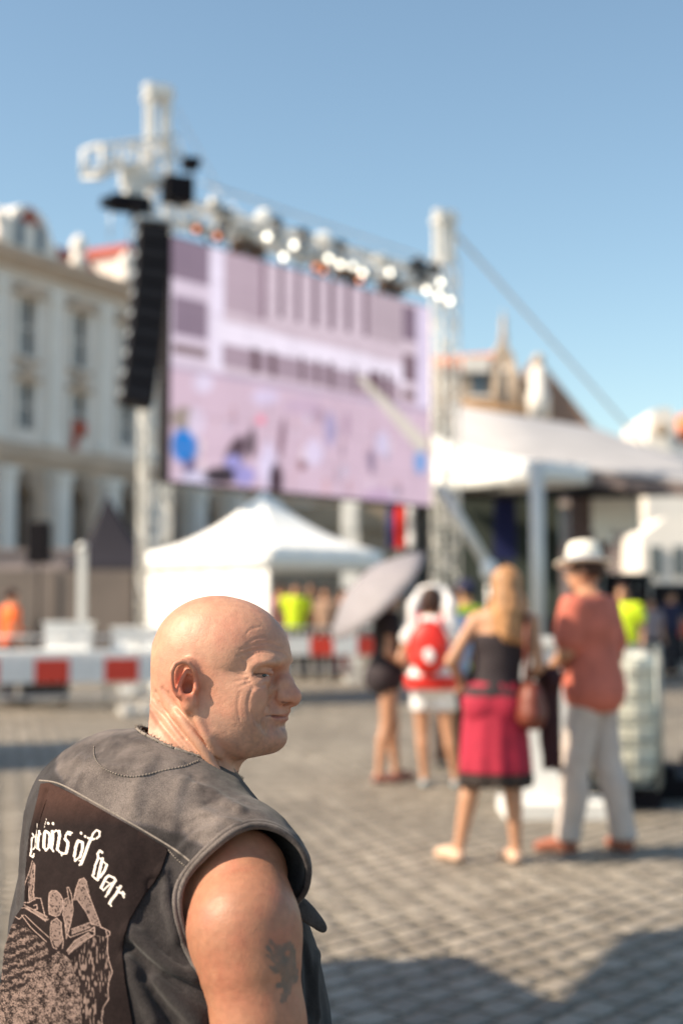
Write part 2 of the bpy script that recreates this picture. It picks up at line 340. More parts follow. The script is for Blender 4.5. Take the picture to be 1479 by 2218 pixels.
for s_ in [(400, 965, 34, 46, (.04, .45, .80), 1), (398, 905, 35, 28, (.45, .43, .30), .7), (425, 915, 22, 40, (.82, .76, .88)), (412, 1015, 16, 30, (.18, .18, .42), .8), (430, 1040, 40, 24, (.80, .78, .92)), (510, 985, 26, 50, (.24, .14, .20), .95, -.3), (545, 960, 12, 38, (.24, .16, .20), .9),
            (480, 1030, 48, 22, (.18, .12, .17), 1), (505, 1000, 22, 18, (.62, .60, .88)), (530, 1030, 28, 26, (.58, .56, .84)), (565, 910, 12, 12, (.92, .52, .64), .9), (580, 1010, 22, 55, (.84, .80, .95)), (610, 950, 8, 55, (.40, .26, .33), .9, -.1), (598, 1040, 18, 44, (.24, .14, .20), 1), (655, 1008, 11, 13, (.45, .28, .30)),
            (575, 860, 35, 20, (.80, .76, .92), .7), (680, 980, 25, 35, (.84, .80, .95), .7), (715, 930, 16, 45, (.58, .56, .76), .7), (690, 900, 18, 26, (.58, .48, .58), .6), (750, 920, 9, 35, (.62, .50, .62), .7), (805, 1000, 9, 34, (.42, .36, .50), .8), (828, 960, 18, 30, (.80, .78, .94), .7), (910, 1000, 16, 32, (.42, .60, .86), .9), (930, 960, 14, 22, (.62, .48, .52), .7), (440, 830, 26, 25, (.84, .80, .93), .8), (820, 1075, 40, 20, (.72, .60, .76), .7), (655, 880, 50, 22, (.70, .60, .74), .5)]: spot(*s_)
par(366, 934, 790, 800, .17, (.66, .60, .72), .8)
dl = np.abs((SX-778)*.72-(SY-815)*.66+0); t_ = ((SX-778)+(SY-815))/300.0; fill((dl < 6+10*t_) & (t_ > 0) & (t_ < 1), (.82, .79, .76), .85)
for k in range(1, 12): fill(np.abs(gu-k/12) < .0015, (.60, .52, .60), .35)
for k in range(1, 7): fill(np.abs(gv-k/7) < .0025, (.60, .52, .60), .35)
img = img*(1+.07*nn[..., None])*np.array([1.04, 1.03, .93]); fv = (SA+SD_*(gu*SW)[..., None]+HZ*(Z0+(Z1-Z0)*gv)[..., None]-so_+SN*.002).reshape(-1, 3)
ii = np.arange(NXs*NZs).reshape(NZs, NXs); qq = np.stack([ii[:-1, :-1], ii[:-1, 1:], ii[1:, 1:], ii[1:, :-1]], -1).reshape(-1, 4); me = mesh_np('picture', fv, qq); set_col(me, 'tint', img.reshape(-1, 3))
mS = bpy.data.materials.new('led_picture'); mS.use_nodes = True; n_ = mS.node_tree; b_ = n_.nodes['Principled BSDF']; b_.inputs['Base Color'].default_value = (.03, .03, .03, 1); at = n_.nodes.new('ShaderNodeAttribute'); at.attribute_name = 'tint'; n_.links.new(at.outputs['Color'], b_.inputs['Emission Color']); b_.inputs['Emission Strength'].default_value = .72; b_.inputs['Roughness'].default_value = .8
link('picture', me, mS, scr)
# ------------------------------------------------------------------ header truss, lamps, arm, line array
ZT = 8.30; p1, p2 = V3(XL, YL, ZT), V3(XR, YR, ZT); hd_ = nrm(p2-p1)
ht = empty('header_truss', (0, 0, 0), label='horizontal lattice truss above the big screen carrying the lamps', cat='truss'); lattice('h', p1+hd_*.3, p2-hd_*.3, .38, ht, M_ALU, up=HZ, r=.034)
rg = random.Random(11)
def lamp(label, p, kind, aim, group):
    t = empty('stage_lamp', p, label=label, cat='stage lamp', group=group); Bm = np.array(Vector(aim).to_track_quat('Z', 'Y').to_matrix())
    if kind == 'ball':
        q = MB(); q.lathe((0, 0, 0), [(.01, -.18), (.10, -.15), (.165, -.06), (.18, .015), (.15, .10), (.09, .15), (.01, .17)], 18); q.build('shade', M_TENT, t); q = MB(); q.tube([(0, 0, -.22), (0, 0, -.5)], .02, 6); q.build('stem', M_STEEL, t)
    else:
        q = MB(); q.lathe((0, 0, 0), [(.05, -.20), (.085, -.16), (.09, .10), (.10, .13)], 14, Bm); q.build('can', M_ALU if kind != 'orange' else M_BLKM, t)
        q = MB(); q.lathe(Bm@V3(0, 0, .135), [(.055, 0), (.045, .012), (.01, .018)], 14, Bm); q.build('lens', {'lit': M_LAMP, 'orange': M_ORL}.get(kind, M_WPL), t)
        q = MB(); q.tube([Bm@V3(.12, 0, 0), Bm@V3(.12, 0, 0)+V3(0, 0, .08), (0, 0, .28), Bm@V3(-.12, 0, 0)+V3(0, 0, .08), Bm@V3(-.12, 0, 0)], .012, 5); q.build('yoke', M_STEEL, t)
def onh(px, py, off=0):
    """point above/below the header truss seen at a pixel"""
    n = nrm(np.cross(hd_, HZ)); d = ray(px, py); o = p1+n*off; t = ((o-CAM)@n)/(d@n); return CAM+d*t
for (px, py) in ((572, 472), (702, 520), (823, 566)): lamp('white globe lamp on top of the header truss', onh(px, py), 'ball', (0, -1, 0), 'white globe lamps on the header truss')
for (px, py) in ((522, 494), (545, 506), (568, 497), (585, 512), (606, 520), (622, 556), (640, 530), (660, 545), (680, 552), (700, 548), (720, 560), (655, 565), (770, 575), (790, 590), (806, 598), (828, 600), (870, 612), (888, 612), (466, 440), (500, 470), (850, 590), (745, 572)):
    lamp('small bright lamp on the header truss', onh(px, py, .25), 'lit' if rg.random() < .32 else 'can', (-.4+rg.uniform(-.3, .3), -1, -.3), 'small lamps along the header truss')
for (px, py) in ((925, 628), (955, 612), (952, 640), (975, 652)): lamp('small bright lamp at the right end of the header truss', onh(px, py, .35), 'lit', (-.2, -1, -.2), 'four lamps by the right tower')
for (px, py) in ((430, 497), (475, 512), (703, 585), (688, 578), (782, 606)): lamp('orange lamp at the upper edge of the big screen', onh(px, py, .22), 'orange', (-.2, -1, -.25), 'orange lamps above the screen')
for i, (px, py) in enumerate(((520, 535), (555, 545), (740, 592), (835, 622), (860, 628), (905, 575), (940, 585))):
    q = MB(); p = onh(px, py, .1); q.box((0, 0, 0), (.30, .22, .20), rz=rg.random()); q.box((0, .0, .13), (.12, .12, .07)); tag(q.build('dimmer_box', pmat('box_brown', (.46, .36, .30)) if i < 5 else M_BLKM), 'small brown control box strapped under the header truss', 'box', 'control boxes under the header truss').location = p
arm = empty('lifting_arm', (0, 0, 0), label='short aluminium truss arm sticking out to the left of the left tower head', cat='truss'); zA = P(330, 310, YL)[2]
aA, aB = P(372, 318, 24.15), P(205, 345, 22.3); lattice('a', aA, aB, .36, arm, M_ALU, up=HZ, r=.028)
q = MB(); c0, c1, c2, c3 = P(180, 325, 22.4), P(180, 385, 22.4), P(222, 385, 22.1), P(222, 312, 22.1)
for u_, v_ in ((c0, c1), (c1, c2), (c2, c3), (c3, c0), (c1, P(250, 372, 22.6)), (P(300, 372, 23.4), P(225, 348, 22.4))): q.tube([u_, v_], .033, 8)
q.build('end_frame', M_ALU, arm)
q = MB(); [q.box(P(*a_), d_, rz=.4) for a_, d_ in (((300, 372, 23.4), (.34, .2, .16)), ((275, 385, 23.2), (.2, .2, .3)), ((320, 395, 23.4), (.42, .3, .2)), ((290, 415, 23.2), (.3, .3, .22)))]; q.build('sleeve_block', M_ALU, arm)
def hoist(px, py, Y, d, lb):
    t = empty('chain_hoist', P(px, py, Y), .4, label=lb, cat='hoist'); q = MB(); q.box((0, 0, 0), d); q.build('motor', M_BLKM, t); q = MB(); q.tube([(0, 0, -d[2]/2), (0, 0, -d[2]/2-.5)], .014, 6); q.build('chain', M_STEEL, t); q = MB(); q.lathe((d[0]*.4, 0, d[2]*.3), [(.08, -.05), (.1, 0), (.08, .05)], 12); q.build('drum', M_BLKM, t)
hoist(385, 412, 23.3, (.46, .4, .40), 'big black chain hoist hanging right of the left tower head'); hoist(412, 355, 23.4, (.26, .2, .2), 'small black hoist at the upper right of the left tower head'); hoist(282, 442, 22.9, (.66, .3, .24), 'long black hoist beam above the hanging speaker column'); hoist(310, 462, 22.7, (.30, .3, .3), 'black hoist just over the hanging speaker column'); hoist(240, 440, 22.6, (.30, .2, .14), 'small black clamp left of the tower head')
LA = empty('line_array', P(325, 490, 22.6), label='tall curved column of black loudspeakers hanging beside the left tower', cat='speakers'); la0 = np.array(LA.location); n = 9; pts = []
for k in range(n+1): t = k/n; pts.append(P(331-34*t**1.5-4*t, 490+388*t, 22.6-.25*t*t)-la0)
for k in range(n):
    c = (pts[k]+pts[k+1])/2; up = nrm(pts[k]-pts[k+1]); rt = nrm(V3(.93, .37, 0)); rt = nrm(rt-(rt@up)*up); fr = np.cross(up, rt); ln = np.linalg.norm(pts[k]-pts[k+1]); Bc = np.array([rt, fr, up]).T; q = MB(); q.box(c, (.50, .42, ln*.955), B=Bc); cb = q.build('cabinet', M_BLKM, LA)
    bv = cb.modifiers.new('b', 'BEVEL'); bv.width = .015; bv.segments = 2; q = MB(); q.box(c-fr*.215, (.42, .012, ln*.74), B=Bc); q.build('grille', M_SPK, cb); q = MB(); q.box(c-rt*.255, (.012, .20, ln*.25), B=Bc); q.build('handle', M_STEEL, cb)
q = MB(); q.box(pts[0]+V3(0, 0, .08), (.55, .45, .07), rz=.38); q.tube([pts[0]+V3(0, 0, .1), pts[0]+V3(0, 0, .55)], .02, 6); q.build('flying_frame', M_STEEL, LA)
def cable(name, pts, r, lb, sag=0):
    q = MB(); a, b_ = pts; q.tube([a+(b_-a)*t-HZ*sag*4*t*(1-t) for t in np.linspace(0, 1, 13)], r, 5); tag(q.build(name, M_STEEL), lb, 'cable')
cable('stay_cable', (P(380, 230, 24), P(470, 400, 26)), .010, 'thin wire running down from the head of the left tower'); cable('stay_cable', (P(440, 395, 25), P(940, 565, 30)), .022, 'thin wire stretched above the header truss between the towers'); cable('stay_cable', (P(985, 505, 30.2), P(1480, 1060, 40)), .040, 'steel guy cable slanting down to the right from the right tower')
# ------------------------------------------------------------------ tents
def tent(name, cs, zE, apex, m, label, val=.28, walls=(), posts=(0, 1, 2, 3), pr=.035, pm=None, K=12, lift=0, group=None):
    """tent over corner points cs (xy) with a concave peaked roof"""
    cen = sum(V3(*c, 0) for c in cs)/len(cs); t = empty(name, cen, label=label, cat='tent', group=group); C4 = [V3(*c, zE)-cen for c in cs]; A = V3(apex[0], apex[1], apex[2])-cen; n = len(cs); q = MB()
    for i in range(n):
        a, b_ = C4[i], C4[(i+1) % n]; vs = []
        for k in range(K+1):
            s_ = k/K; w_ = s_**1.0
            for j in range(9):
                e = a+(b_-a)*j/8; p = e+(A-e)*w_; p[2] = e[2]+(A[2]-e[2])*(.42*s_+.58*s_**2.3); vs.append(p)
        q.add(vs, [(k*9+j, k*9+j+1, (k+1)*9+j+1, (k+1)*9+j) for k in range(K) for j in range(8)], True)
    o = q.build('roof', m, t); sm = o.modifiers.new('t', 'SOLIDIFY'); sm.thickness = .012
    for i in range(n):
        a, b_ = C4[i], C4[(i+1) % n]; nn_ = nrm(np.cross(b_-a, HZ)); q = MB(); vs = []
        for j in range(17):
            p = a+(b_-a)*j/16+nn_*.012*math.sin(j*1.9); vs += [p+nn_*.004, p+nn_*.004-HZ*(val+.02*abs(math.sin(j*math.pi/4)))]
        q.add(vs, [(2*j, 2*j+1, 2*j+3, 2*j+2) for j in range(16)], True); o = q.build('valance', m, t); sm = o.modifiers.new('t', 'SOLIDIFY'); sm.thickness = .008
    for i in walls:
        a, b_ = C4[i], C4[(i+1) % n]; nn_ = nrm(np.cross(b_-a, HZ)); q = MB(); vs = []; M_ = 40
        for j in range(M_+1):
            for k in range(9): p = a+(b_-a)*j/M_-nn_*.03; z = (zE-.05)*(1-k/8)+.02; p = V3(p[0], p[1], z)+nn_*.02*math.sin(j*.9+k*.5)*math.sin(k/8*math.pi); vs.append(p-V3(0, 0, 0))
        q.add(vs, [(j*9+k, j*9+k+1, (j+1)*9+k+1, (j+1)*9+k) for j in range(M_) for k in range(8)], True); o = q.build('side_wall', m, t); sm = o.modifiers.new('t', 'SOLIDIFY'); sm.thickness = .008
    for i in posts:
        q = MB(); c = C4[i]; inn = nrm(V3(-c[0], -c[1], 0))*.07; q.tube([V3(c[0], c[1], 0)+inn, V3(c[0], c[1], zE-.02)+inn], pr, 8); q.build('post', pm or M_ALU, t)
    return t
K1 = V3(-1.087, 21, 0); K2 = V3(-3.17, 23.2, 0); K3 = V3(.66, 22.7, 0); K4 = K2+K3-K1; kc = (K2+K3)/2
tent('white_gazebo', [K1[:2], K3[:2], K4[:2], K2[:2]], 2.33, (kc[0], kc[1], 3.33), M_TENT, 'white peaked tent with one closed side, standing below the big screen', walls=(3,), val=.30)
C1 = P(1165, 1000, 30); a_ = V3(-.57, .82, 0); b2 = V3(.82, .57, 0); c1 = C1*V3(1, 1, 0)
tent('side_marquee', [c1[:2], (c1+b2*1.5)[:2], (c1+b2*1.5+a_*5)[:2], (c1+a_*5)[:2]], 4.55, (c1+a_*5+b2*.4)[:2].tolist()+[5.9], M_TENT, 'white marquee roof attached to the stage behind the right tower', val=.42, posts=(0,), pr=.15, pm=M_ALU)
tent('navy_gazebo', [(-8.0, 41), (-5.1, 41.3), (-5.2, 44), (-8.1, 43.8)], 2.65, (-7.0, 42.4, 4.9), M_NVT, 'dark navy gazebo at the foot of the old facade left of the tower', val=.35)
# ------------------------------------------------------------------ stage
st = empty('stage', (0, 0, 0), label='open air stage with a grey tarpaulin roof and dark backdrop at right', cat='stage'); K = 14; vs = []
ridge = [P(975, 880, 40), P(1130, 905, 41), P(1290, 930, 42), P(1420, 985, 40), P(1600, 1010, 38)]; eave = [P(985, 985, 33), P(1170, 1012, 31.5), P(1330, 1028, 31), P(1480, 1046, 30.5), P(1700, 1062, 30)]
for a, b_ in zip(ridge, eave):
    for k in range(K+1): s_ = k/K; p = a+(b_-a)*s_; p[2] += .25*math.sin(s_*math.pi); vs.append(p)
q = MB(); q.add(vs, [(i*(K+1)+k, (i+1)*(K+1)+k, (i+1)*(K+1)+k+1, i*(K+1)+k+1) for i in range(4) for k in range(K)], True); o = q.build('roof', M_GREY, st); sm = o.modifiers.new('t', 'SOLIDIFY'); sm.thickness = .05; sm.offset = -1
q = MB()
for a, b_ in zip(eave[:-1], eave[1:]): q.prism([(0, 0), (1, 0), (1, 1), (0, 1)], a-HZ*.30, (b_-a), HZ*.30, V3(0, .12, 0))
q.build('fascia', pmat('fascia_grey', (.46, .41, .40)), st)
q = MB(); q.prism([(0, 0), (1, 0), (1, 1), (0, 1)], V3(2.6, 41, 0), V3(3.7, 0, 0), V3(0, 0, 5.0), V3(0, .2, 0)); q.build('backdrop', M_DKG, st)
q = MB(); q.box((5.2, 36.5, .6), (4.6, 8, 1.2)); q.build('platform', M_BLKM, st)
q = MB(); q.prism([(0, 0), (1, 0), (1, 1), (0, 1)], V3(2.6, 33.2, 3.95), V3(9.5, -1.0, .1), V3(0, 7.5, 1.2), V3(0, 0, .08)); q.build('ceiling_cloth', pmat('black_drape', (.10, .07, .08)), st)
q = MB(); q.box((6.6, 38.5, 2.4), (.2, 4, 4.8)); q.build('side_drape', pmat('brown_drape', (.38, .31, .31)), st)
bn = MB(); p = P(1093, 1130, 38.5); bn.box((0, 0, 0), (.62, .03, 2.1), rz=.1); bn.tube([(-.36, 0, 1.07), (.36, 0, 1.07)], .03, 6); tag(bn.build('banner', M_BLUE), 'dark blue banner hanging in front of the stage backdrop', 'banner').location = p
fl = empty('flag', P(866, 1080, 36), label='hanging flag with blue, red and white stripes below the screen’s right end', cat='flag')
for i, (c_, x0, x1) in enumerate((((.10, .12, .38), -.32, -.12), ((.78, .14, .10), -.12, .18), ((.85, .85, .86), .18, .38))):
    q = MB(); vs = []
    for k in range(13): 
        for x_ in (x0, x1): vs.append((x_, .04*math.sin(k*.8+x_*6), .05-k*.11))
    q.add(vs, [(2*k, 2*k+1, 2*k+3, 2*k+2) for k in range(12)], True); o = q.build('stripe', pmat('flag_cloth', c_), fl); sm = o.modifiers.new('t', 'SOLIDIFY'); sm.thickness = .01
q = MB(); q.tube([(0, .05, .12), (0, .05, -2.9)], .03, 6); q.build('pole', M_STEEL, fl)
for px, py0, Y in ((758, 1085, 34), ):
    q = MB(); p = P(px, py0, Y); q.box((0, 0, -p[2]/2), (.42, .3, p[2])); q.box((0, -.16, -.4), (.3, .03, .6)); tag(q.build('banner_stand', M_WPL), 'tall pale banner stand behind the white tent', 'banner').location = p
wb = empty('white_banner_box', P(1333, 1110, 34), label='bright white box raised on a pole under the stage roof at right', cat='banner box')
q = MB(); q.box((0, 0, 0), (1.05, .5, .95), rz=-.5); q.box((-.28, -.05, -.55), (.42, .35, .30), rz=-.5); q.build('box', M_TENT, wb); q = MB(); q.tube([(-.2, .3, -.4), (-.2, .3, -3.7)], .05, 8); q.build('pole', M_BLKM, wb)  # plain white fabric box, no lamp inside
# ------------------------------------------------------------------ old town facade at left
FA = V3(-13.2, 55, 0); FD = V3(.487, .873, 0); FD /= np.linalg.norm(FD); FN = V3(.873, -.487, 0); FN /= np.linalg.norm(FN); FB = np.array([FD, -FN, HZ]).T
M_W1 = mat('pale_stucco', (.84, .77, .71), .9, noise=.08, scale=.6, bump=.02, bscale=3); M_W2 = mat('sand_stone', (.60, .47, .37), .9, noise=.16, scale=.8, bump=.02, bscale=4); M_W3 = mat('warm_white_stucco', (.88, .83, .77), .9, noise=.06, scale=.8)
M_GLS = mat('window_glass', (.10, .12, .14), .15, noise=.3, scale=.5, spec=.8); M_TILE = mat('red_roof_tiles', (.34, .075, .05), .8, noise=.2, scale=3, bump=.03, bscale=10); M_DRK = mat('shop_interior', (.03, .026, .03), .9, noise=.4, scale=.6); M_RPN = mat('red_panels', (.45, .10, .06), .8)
M_W1.name = 'stucco'
bl = empty('town_house', FA, label='long grey and cream baroque town house with pilasters, arcades and dormers at left', cat='building')
def fb(q, u, z, w_, h_, n0, n1): q.box(FD*u+FN*((n0+n1)/2)+HZ*(z+h_/2), (w_, abs(n1-n0), h_), B=FB); return q
U0, U1 = -9.0, 42.0; bay = 3.23; cols = [1.30+bay*k for k in range(-3, 12)]
for nm, z, h_, m, n in (('wall', 7.95, 6.9, M_W1, 0),):
    # upper wall pierced by windows: strips between and around openings
    q = MB(); ws = 1.05
    edges = [U0]+[e for c in cols for e in (c-ws/2, c+ws/2)]+[U1]
    for a, b_ in zip(edges[0::2], edges[1::2]): fb(q, (a+b_)/2, 7.95, b_-a, 6.9, 0, -.5)
    for c in cols:
        for z0, z1 in ((7.95, 8.55), (10.35, 11.5), (13.75, 14.85)): fb(q, c, z0, ws, z1-z0, 0, -.5)
    q.build('upper_wall', M_W1, bl)
q = MB(); aw = 1.5
ed = [U0]+[e for c in cols for e in (c-aw/2, c+aw/2)]+[U1]
for a, b_ in zip(ed[0::2], ed[1::2]): fb(q, (a+b_)/2, 0, b_-a, 7.45, 0, -.8)
for c in cols:
    fb(q, c, 6.9, aw, .55, 0, -.8)
    for k in range(6):
        a0 = math.pi*k/12; fb(q, c-aw/2*(1-math.sin(a0)*.5)+.0, 5.9+.5*(k/6), .02+aw*.25*(1-math.cos(a0)), 1.0-.5*k/6, -.01, -.78); fb(q, c+aw/2*(1-math.sin(a0)*.5), 5.9+.5*(k/6), .02+aw*.25*(1-math.cos(a0)), 1.0-.5*k/6, -.01, -.78)
q.build('arcade_wall', M_W2, bl)
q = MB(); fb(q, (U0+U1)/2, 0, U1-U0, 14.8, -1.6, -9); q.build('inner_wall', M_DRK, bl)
q = MB(); fb(q, (U0+U1)/2, 7.45, U1-U0, .5, .28, -.5); fb(q, (U0+U1)/2, 7.2, U1-U0, .25, .14, -.5); q.build('string_course', M_W2, bl)
q = MB(); fb(q, (U0+U1)/2, 14.85, U1-U0, .35, .35, -.6); fb(q, (U0+U1)/2, 15.2, U1-U0, .35, .62, -.6); fb(q, (U0+U1)/2, 14.2, U1-U0, .25, .05, 0); q.build('cornice', M_W2, bl)
q = MB(); fb(q, (U0+U1)/2, 15.55, U1-U0, .15, .05, -1.0); q.build('attic', M_W2, bl)
# mansard roof
q = MB(); a = FD*U0+FN*(-.7)+HZ*15.5; q.prism([(0, 0), (1.1, 1.5), (6, 1.9), (9, 0)], a, -FN, HZ, FD*(U1-U0)); q.build('roof', M_TILE, bl)
for i, c in enumerate(cols):
    for z0, z1, kind in ((8.55, 10.35, 0), (11.5, 13.75, 1)):
        q = MB(); fb(q, c, z0, .10, z1-z0, -.14, -.22); fb(q, c, (z0+z1)/2, ws, .09, -.14, -.22)
        for s_ in (-1, 1): fb(q, c+s_*(ws/2+.09), z0-.1, .18, z1-z0+.2, .10, 0)
        w_ = q.build('window', M_W3, bl); q = MB(); fb(q, c, z0, ws, z1-z0, -.23, -.27); q.build('pane', M_GLS, w_)
    q = MB(); fb(q, c, 13.85, 1.7, .16, .30, 0); q.prism([(-.85, 0), (.85, 0), (0, .45)], FD*c+HZ*14.01, FD, HZ, FN*.28); q.build('pediment', M_W2, bl); q = MB(); fb(q, c, 10.45, 1.5, .2, .25, 0); q.build('lintel', M_W2, bl); q = MB(); fb(q, c, 11.2, 1.4, .16, .22, 0); q.build('sill', M_W2, bl)
    q = MB(); q.lathe(FD*c+FN*.08+HZ*10.85, [(.01, 0), (.35, .02), (.42, .12), (.2, .2), (.01, .22)], 14, np.array([FD, HZ, FN]).T); q.build('cartouche', M_W2, bl)
    q = MB(); fb(q, c+bay/2, 7.95, .62, 6.0, .18, 0); fb(q, c+bay/2, 13.9, .82, .45, .26, 0); fb(q, c+bay/2, 8.0, .80, .4, .26, 0); q.build('pilaster', M_W3, bl)
    q = MB(); fb(q, c+bay/2+.15, 0, .75, 6.6, .62, 0); fb(q, c+bay/2+.15, 6.6, .95, .3, .7, 0); q.build('pier', M_W3, bl)
    if i % 3 == 1: q = MB(); fb(q, c, 8.7, .9, .5, .16, .02); fb(q, c-.3, 8.0, .25, .8, .2, .02); q.build('red_panel', M_RPN, bl)
for j, c in enumerate([x_+bay/2*0 for x_ in cols[::1]]):
    if j % 2 == 0: continue
    q = MB(); fb(q, c, 15.6, 1.2, 1.2, .0, -2.2); q.build('dormer', M_W1, bl); q = MB(); q.prism([(-.75, 0), (.75, 0), (.0, .7)], FD*c+HZ*16.8+FN*.15, FD, HZ, -FN*2.4); q.build('dormer_roof', M_TILE, bl); q = MB(); fb(q, c, 15.8, .6, .8, .03, -.02); q.build('dormer_pane', M_GLS, bl)
q = MB(); cgu = 1.30; pf = [(-1.7, 0), (1.7, 0), (1.7, .5), (1.35, .75), (1.15, 1.2), (.9, 1.6), (.45, 1.85), (0, 1.92), (-.45, 1.85), (-.9, 1.6), (-1.15, 1.2), (-1.35, .75), (-1.7, .5)]; q.prism(pf, FD*cgu+HZ*15.6+FN*.12, FD, HZ, -FN*.9); gb = q.build('gable', M_W3, bl)
for s_ in (-.75, .75): q = MB(); fb(q, cgu+s_*.8, 15.8, .5, 1.0, .15, .10); q.build('gable_pane', M_GLS, gb)
for u_ in (-.6, 4.1, 7.3): q = MB(); q.lathe(FD*u_+FN*.3+HZ*15.5, [(.36, 0), (.36, .5), (.22, .6), (.34, .85), (.36, 1.1), (.2, 1.35), (.05, 1.5)], 14); q.build('finial', M_W3, bl)
# ------------------------------------------------------------------ houses behind the stage
def outline_house(name, pts, Y, depth, m, label, cat='building'):
    P0 = P(pts[0][0], pts[0][1], Y); t = empty(name, (P0[0], Y, 0), label=label, cat=cat); o = np.array(t.location); v = [P(a, b_, Y)-o for a, b_ in pts]; q = MB()
    v = [V3(p[0], 0, p[2]) for p in v]; n = len(v); q.add(v+[p+V3(0, depth, 0) for p in v], [tuple(range(n)), tuple(range(2*n-1, n-1, -1))]+[(i, i+n, (i+1) % n+n, (i+1) % n) for i in range(n)]); q.build('wall', m, t); return t, o
M_BST = mat('brown_stone', (.50, .40, .31), .9, noise=.18, scale=.6); M_ORT = mat('orange_roof_tiles', (.60, .20, .09), .8, noise=.15, scale=2)
t, o = outline_house('gabled_house', [(930, 1300), (930, 792), (1010, 788), (1068, 782), (1072, 762), (1082, 748), (1088, 728), (1093, 728), (1100, 752), (1112, 768), (1118, 800), (1130, 815), (1137, 845), (1152, 858), (1160, 885), (1178, 905), (1186, 1300)], 80, 9, M_BST, 'brown stone house with a stepped baroque gable and statue behind the stage roof')
q = MB(); a = P(930, 792, 79.8)-o; b_ = P(1068, 782, 79.8)-o; c = P(1068, 764, 82)-o; d = P(930, 772, 82)-o; q.add([a, b_, c, d, a-V3(0, 0, .3), b_-V3(0, 0, .3)], [(0, 1, 2, 3), (4, 5, 1, 0)]); q.build('roof', M_ORT, t).modifiers.new('t', 'SOLIDIFY').thickness = .2
q = MB(); q.lathe(P(1090, 728, 80.5)-o, [(.25, -.3), (.2, .2), (.12, .5), (.2, .75), (.05, 1.25), (.02, 1.6)], 10); q.build('finial', M_BST, t)
for x_, y_, w_, h_ in ((1037, 822, .95, 1.8), (1093, 845, .9, 1.9)): q = MB(); p = P(x_, y_, 79.9)-o; q.box(p, (w_, .1, h_)); ww = q.build('window', M_GLS, t); q = MB(); q.box(p+V3(0, -.04, h_/2+.2), (w_+.6, .5, .22)); q.box(p+V3(0, -.04, -h_/2-.1), (w_+.4, .3, .2)); q.build('frame', M_W3, ww)
q = MB(); q.box(P(1030, 790, 79.7)-o, (1.5, .4, .9)); q.build('parapet', M_W3, t); q = MB(); a = P(1000, 882, 79.4)-o; b_ = P(1185, 905, 79.4)-o; q.tube([a, b_], .42, 6); q.build('ledge', mat('ochre_ledge', (.33, .20, .10), .9), t)
for x_, s_ in ((1076, 1), (1108, 1)): q = MB(); a = P(x_, 895, 79.8)-o; b_ = P(x_, 790, 79.8)-o; q.tube([a, b_], .28, 8); q.build('pilaster', M_BST, t)
q = MB(); p = P(1166, 890, 79)-o; q.lathe(p, [(.62, -.4), (.62, .9), (.5, 1.1), (.52, 2.0), (.38, 2.3), (.30, 2.5)], 12); q.build('turret', M_W3, t); q = MB(); q.lathe(p+V3(0, 0, 2.4), [(.12, 0), (.30, .2), (.36, .45), (.25, .7), (.05, .85)], 12); q.build('urn', M_BST, t)
q = MB(); q.prism([(0, 0), (3.6, 0), (.3, 4.2)], P(1150, 925, 81)-o, V3(1, 0, 0), HZ, V3(0, 6, 0)); q.build('side_roof', mat('dark_tiles', (.28, .19, .15), .9), t)
t, o = outline_house('dormer_house', [(1398, 1250), (1400, 960), (1412, 890), (1425, 884), (1450, 884), (1462, 900), (1466, 960), (1640, 960), (1640, 1250)], 78, 8, M_W3, 'cream house with a round window dormer and orange roof at the right edge')
q = MB(); q.prism([(0, 0), (4.5, 0), (4.5, 2.9), (1.2, 2.2)], P(1466, 962, 79)-o, V3(1, 0, 0), HZ, V3(0, 5, 0)); q.build('roof', M_ORT, t); q = MB(); q.lathe(P(1432, 930, 77.8)-o, [(.42, 0), (.40, .1), (.02, .12)], 16, np.array(Matrix.Rotation(R(90), 3, 'X'))); q.build('round_window', M_BST, t)
t, o = outline_house('terrace_house', [(1180, 1420), (1180, 1060), (1385, 1048), (1388, 1420)], 62, 8, mat('grey_stucco', (.24, .20, .20), .9, noise=.2, scale=.6), 'dark grey house seen under the stage roof between its posts')
for k in range(5): q = MB(); p = P(1205+k*38, 1140, 61.9)-o; q.box(p, (.5, .1, 1.7)); ww = q.build('window', M_GLS, t); q = MB(); q.box(p+V3(0, -.05, .95), (.8, .2, .15)); q.build('lintel', M_W2, ww)
t, o = outline_house('pale_house', [(1388, 1420), (1388, 1160), (1440, 1120), (1540, 1100), (1700, 1100), (1700, 1420)], 58, 8, M_W3, 'pale sunlit house wall at the right edge below the stage roof')
for k in range(3): q = MB(); p = P(1420+k*50, 1215, 57.9)-o; q.box(p, (.5, .1, 1.2)); q.build('window', M_GLS, t)
# ------------------------------------------------------------------ barriers
def barrier(a, b_, label, group, red0=0, feet=True, H_=1.05, bz=.62, bh=.34):
    a, b_ = V3(*a, 0), V3(*b_, 0); ln = np.linalg.norm(b_-a); d = (b_-a)/ln; n = np.cross(d, HZ); t = empty('crowd_barrier', a, math.atan2(d[1], d[0]), label=label, cat='barrier', group=group); q = MB()
    for p in ([(0, 0, .15), (0, 0, H_), (ln, 0, H_), (ln, 0, .15)], [(0, 0, .25), (ln, 0, .25)]): q.tube(p, .021, 8)
    for k in range(1, 15): q.tube([(ln*k/15, 0, .25), (ln*k/15, 0, H_)], .009, 5)
    q.build('frame', M_STEEL, t); N = 5; 
    for k in range(N):
        q = MB(); q.box((ln*(k+.5)/N, -.035, bz), (ln/N, .022, bh)); q.build('board', M_RFL if (k+red0) % 2 else M_WFL, t)
    for x_, m_ in ((.12, M_CONC), (ln-.12, M_CONC)): q = MB(); q.box((x_, 0, .045), (.22, .62, .09)); q.box((x_, 0, .12), (.12, .2, .07)); q.build('foot', m_, t)
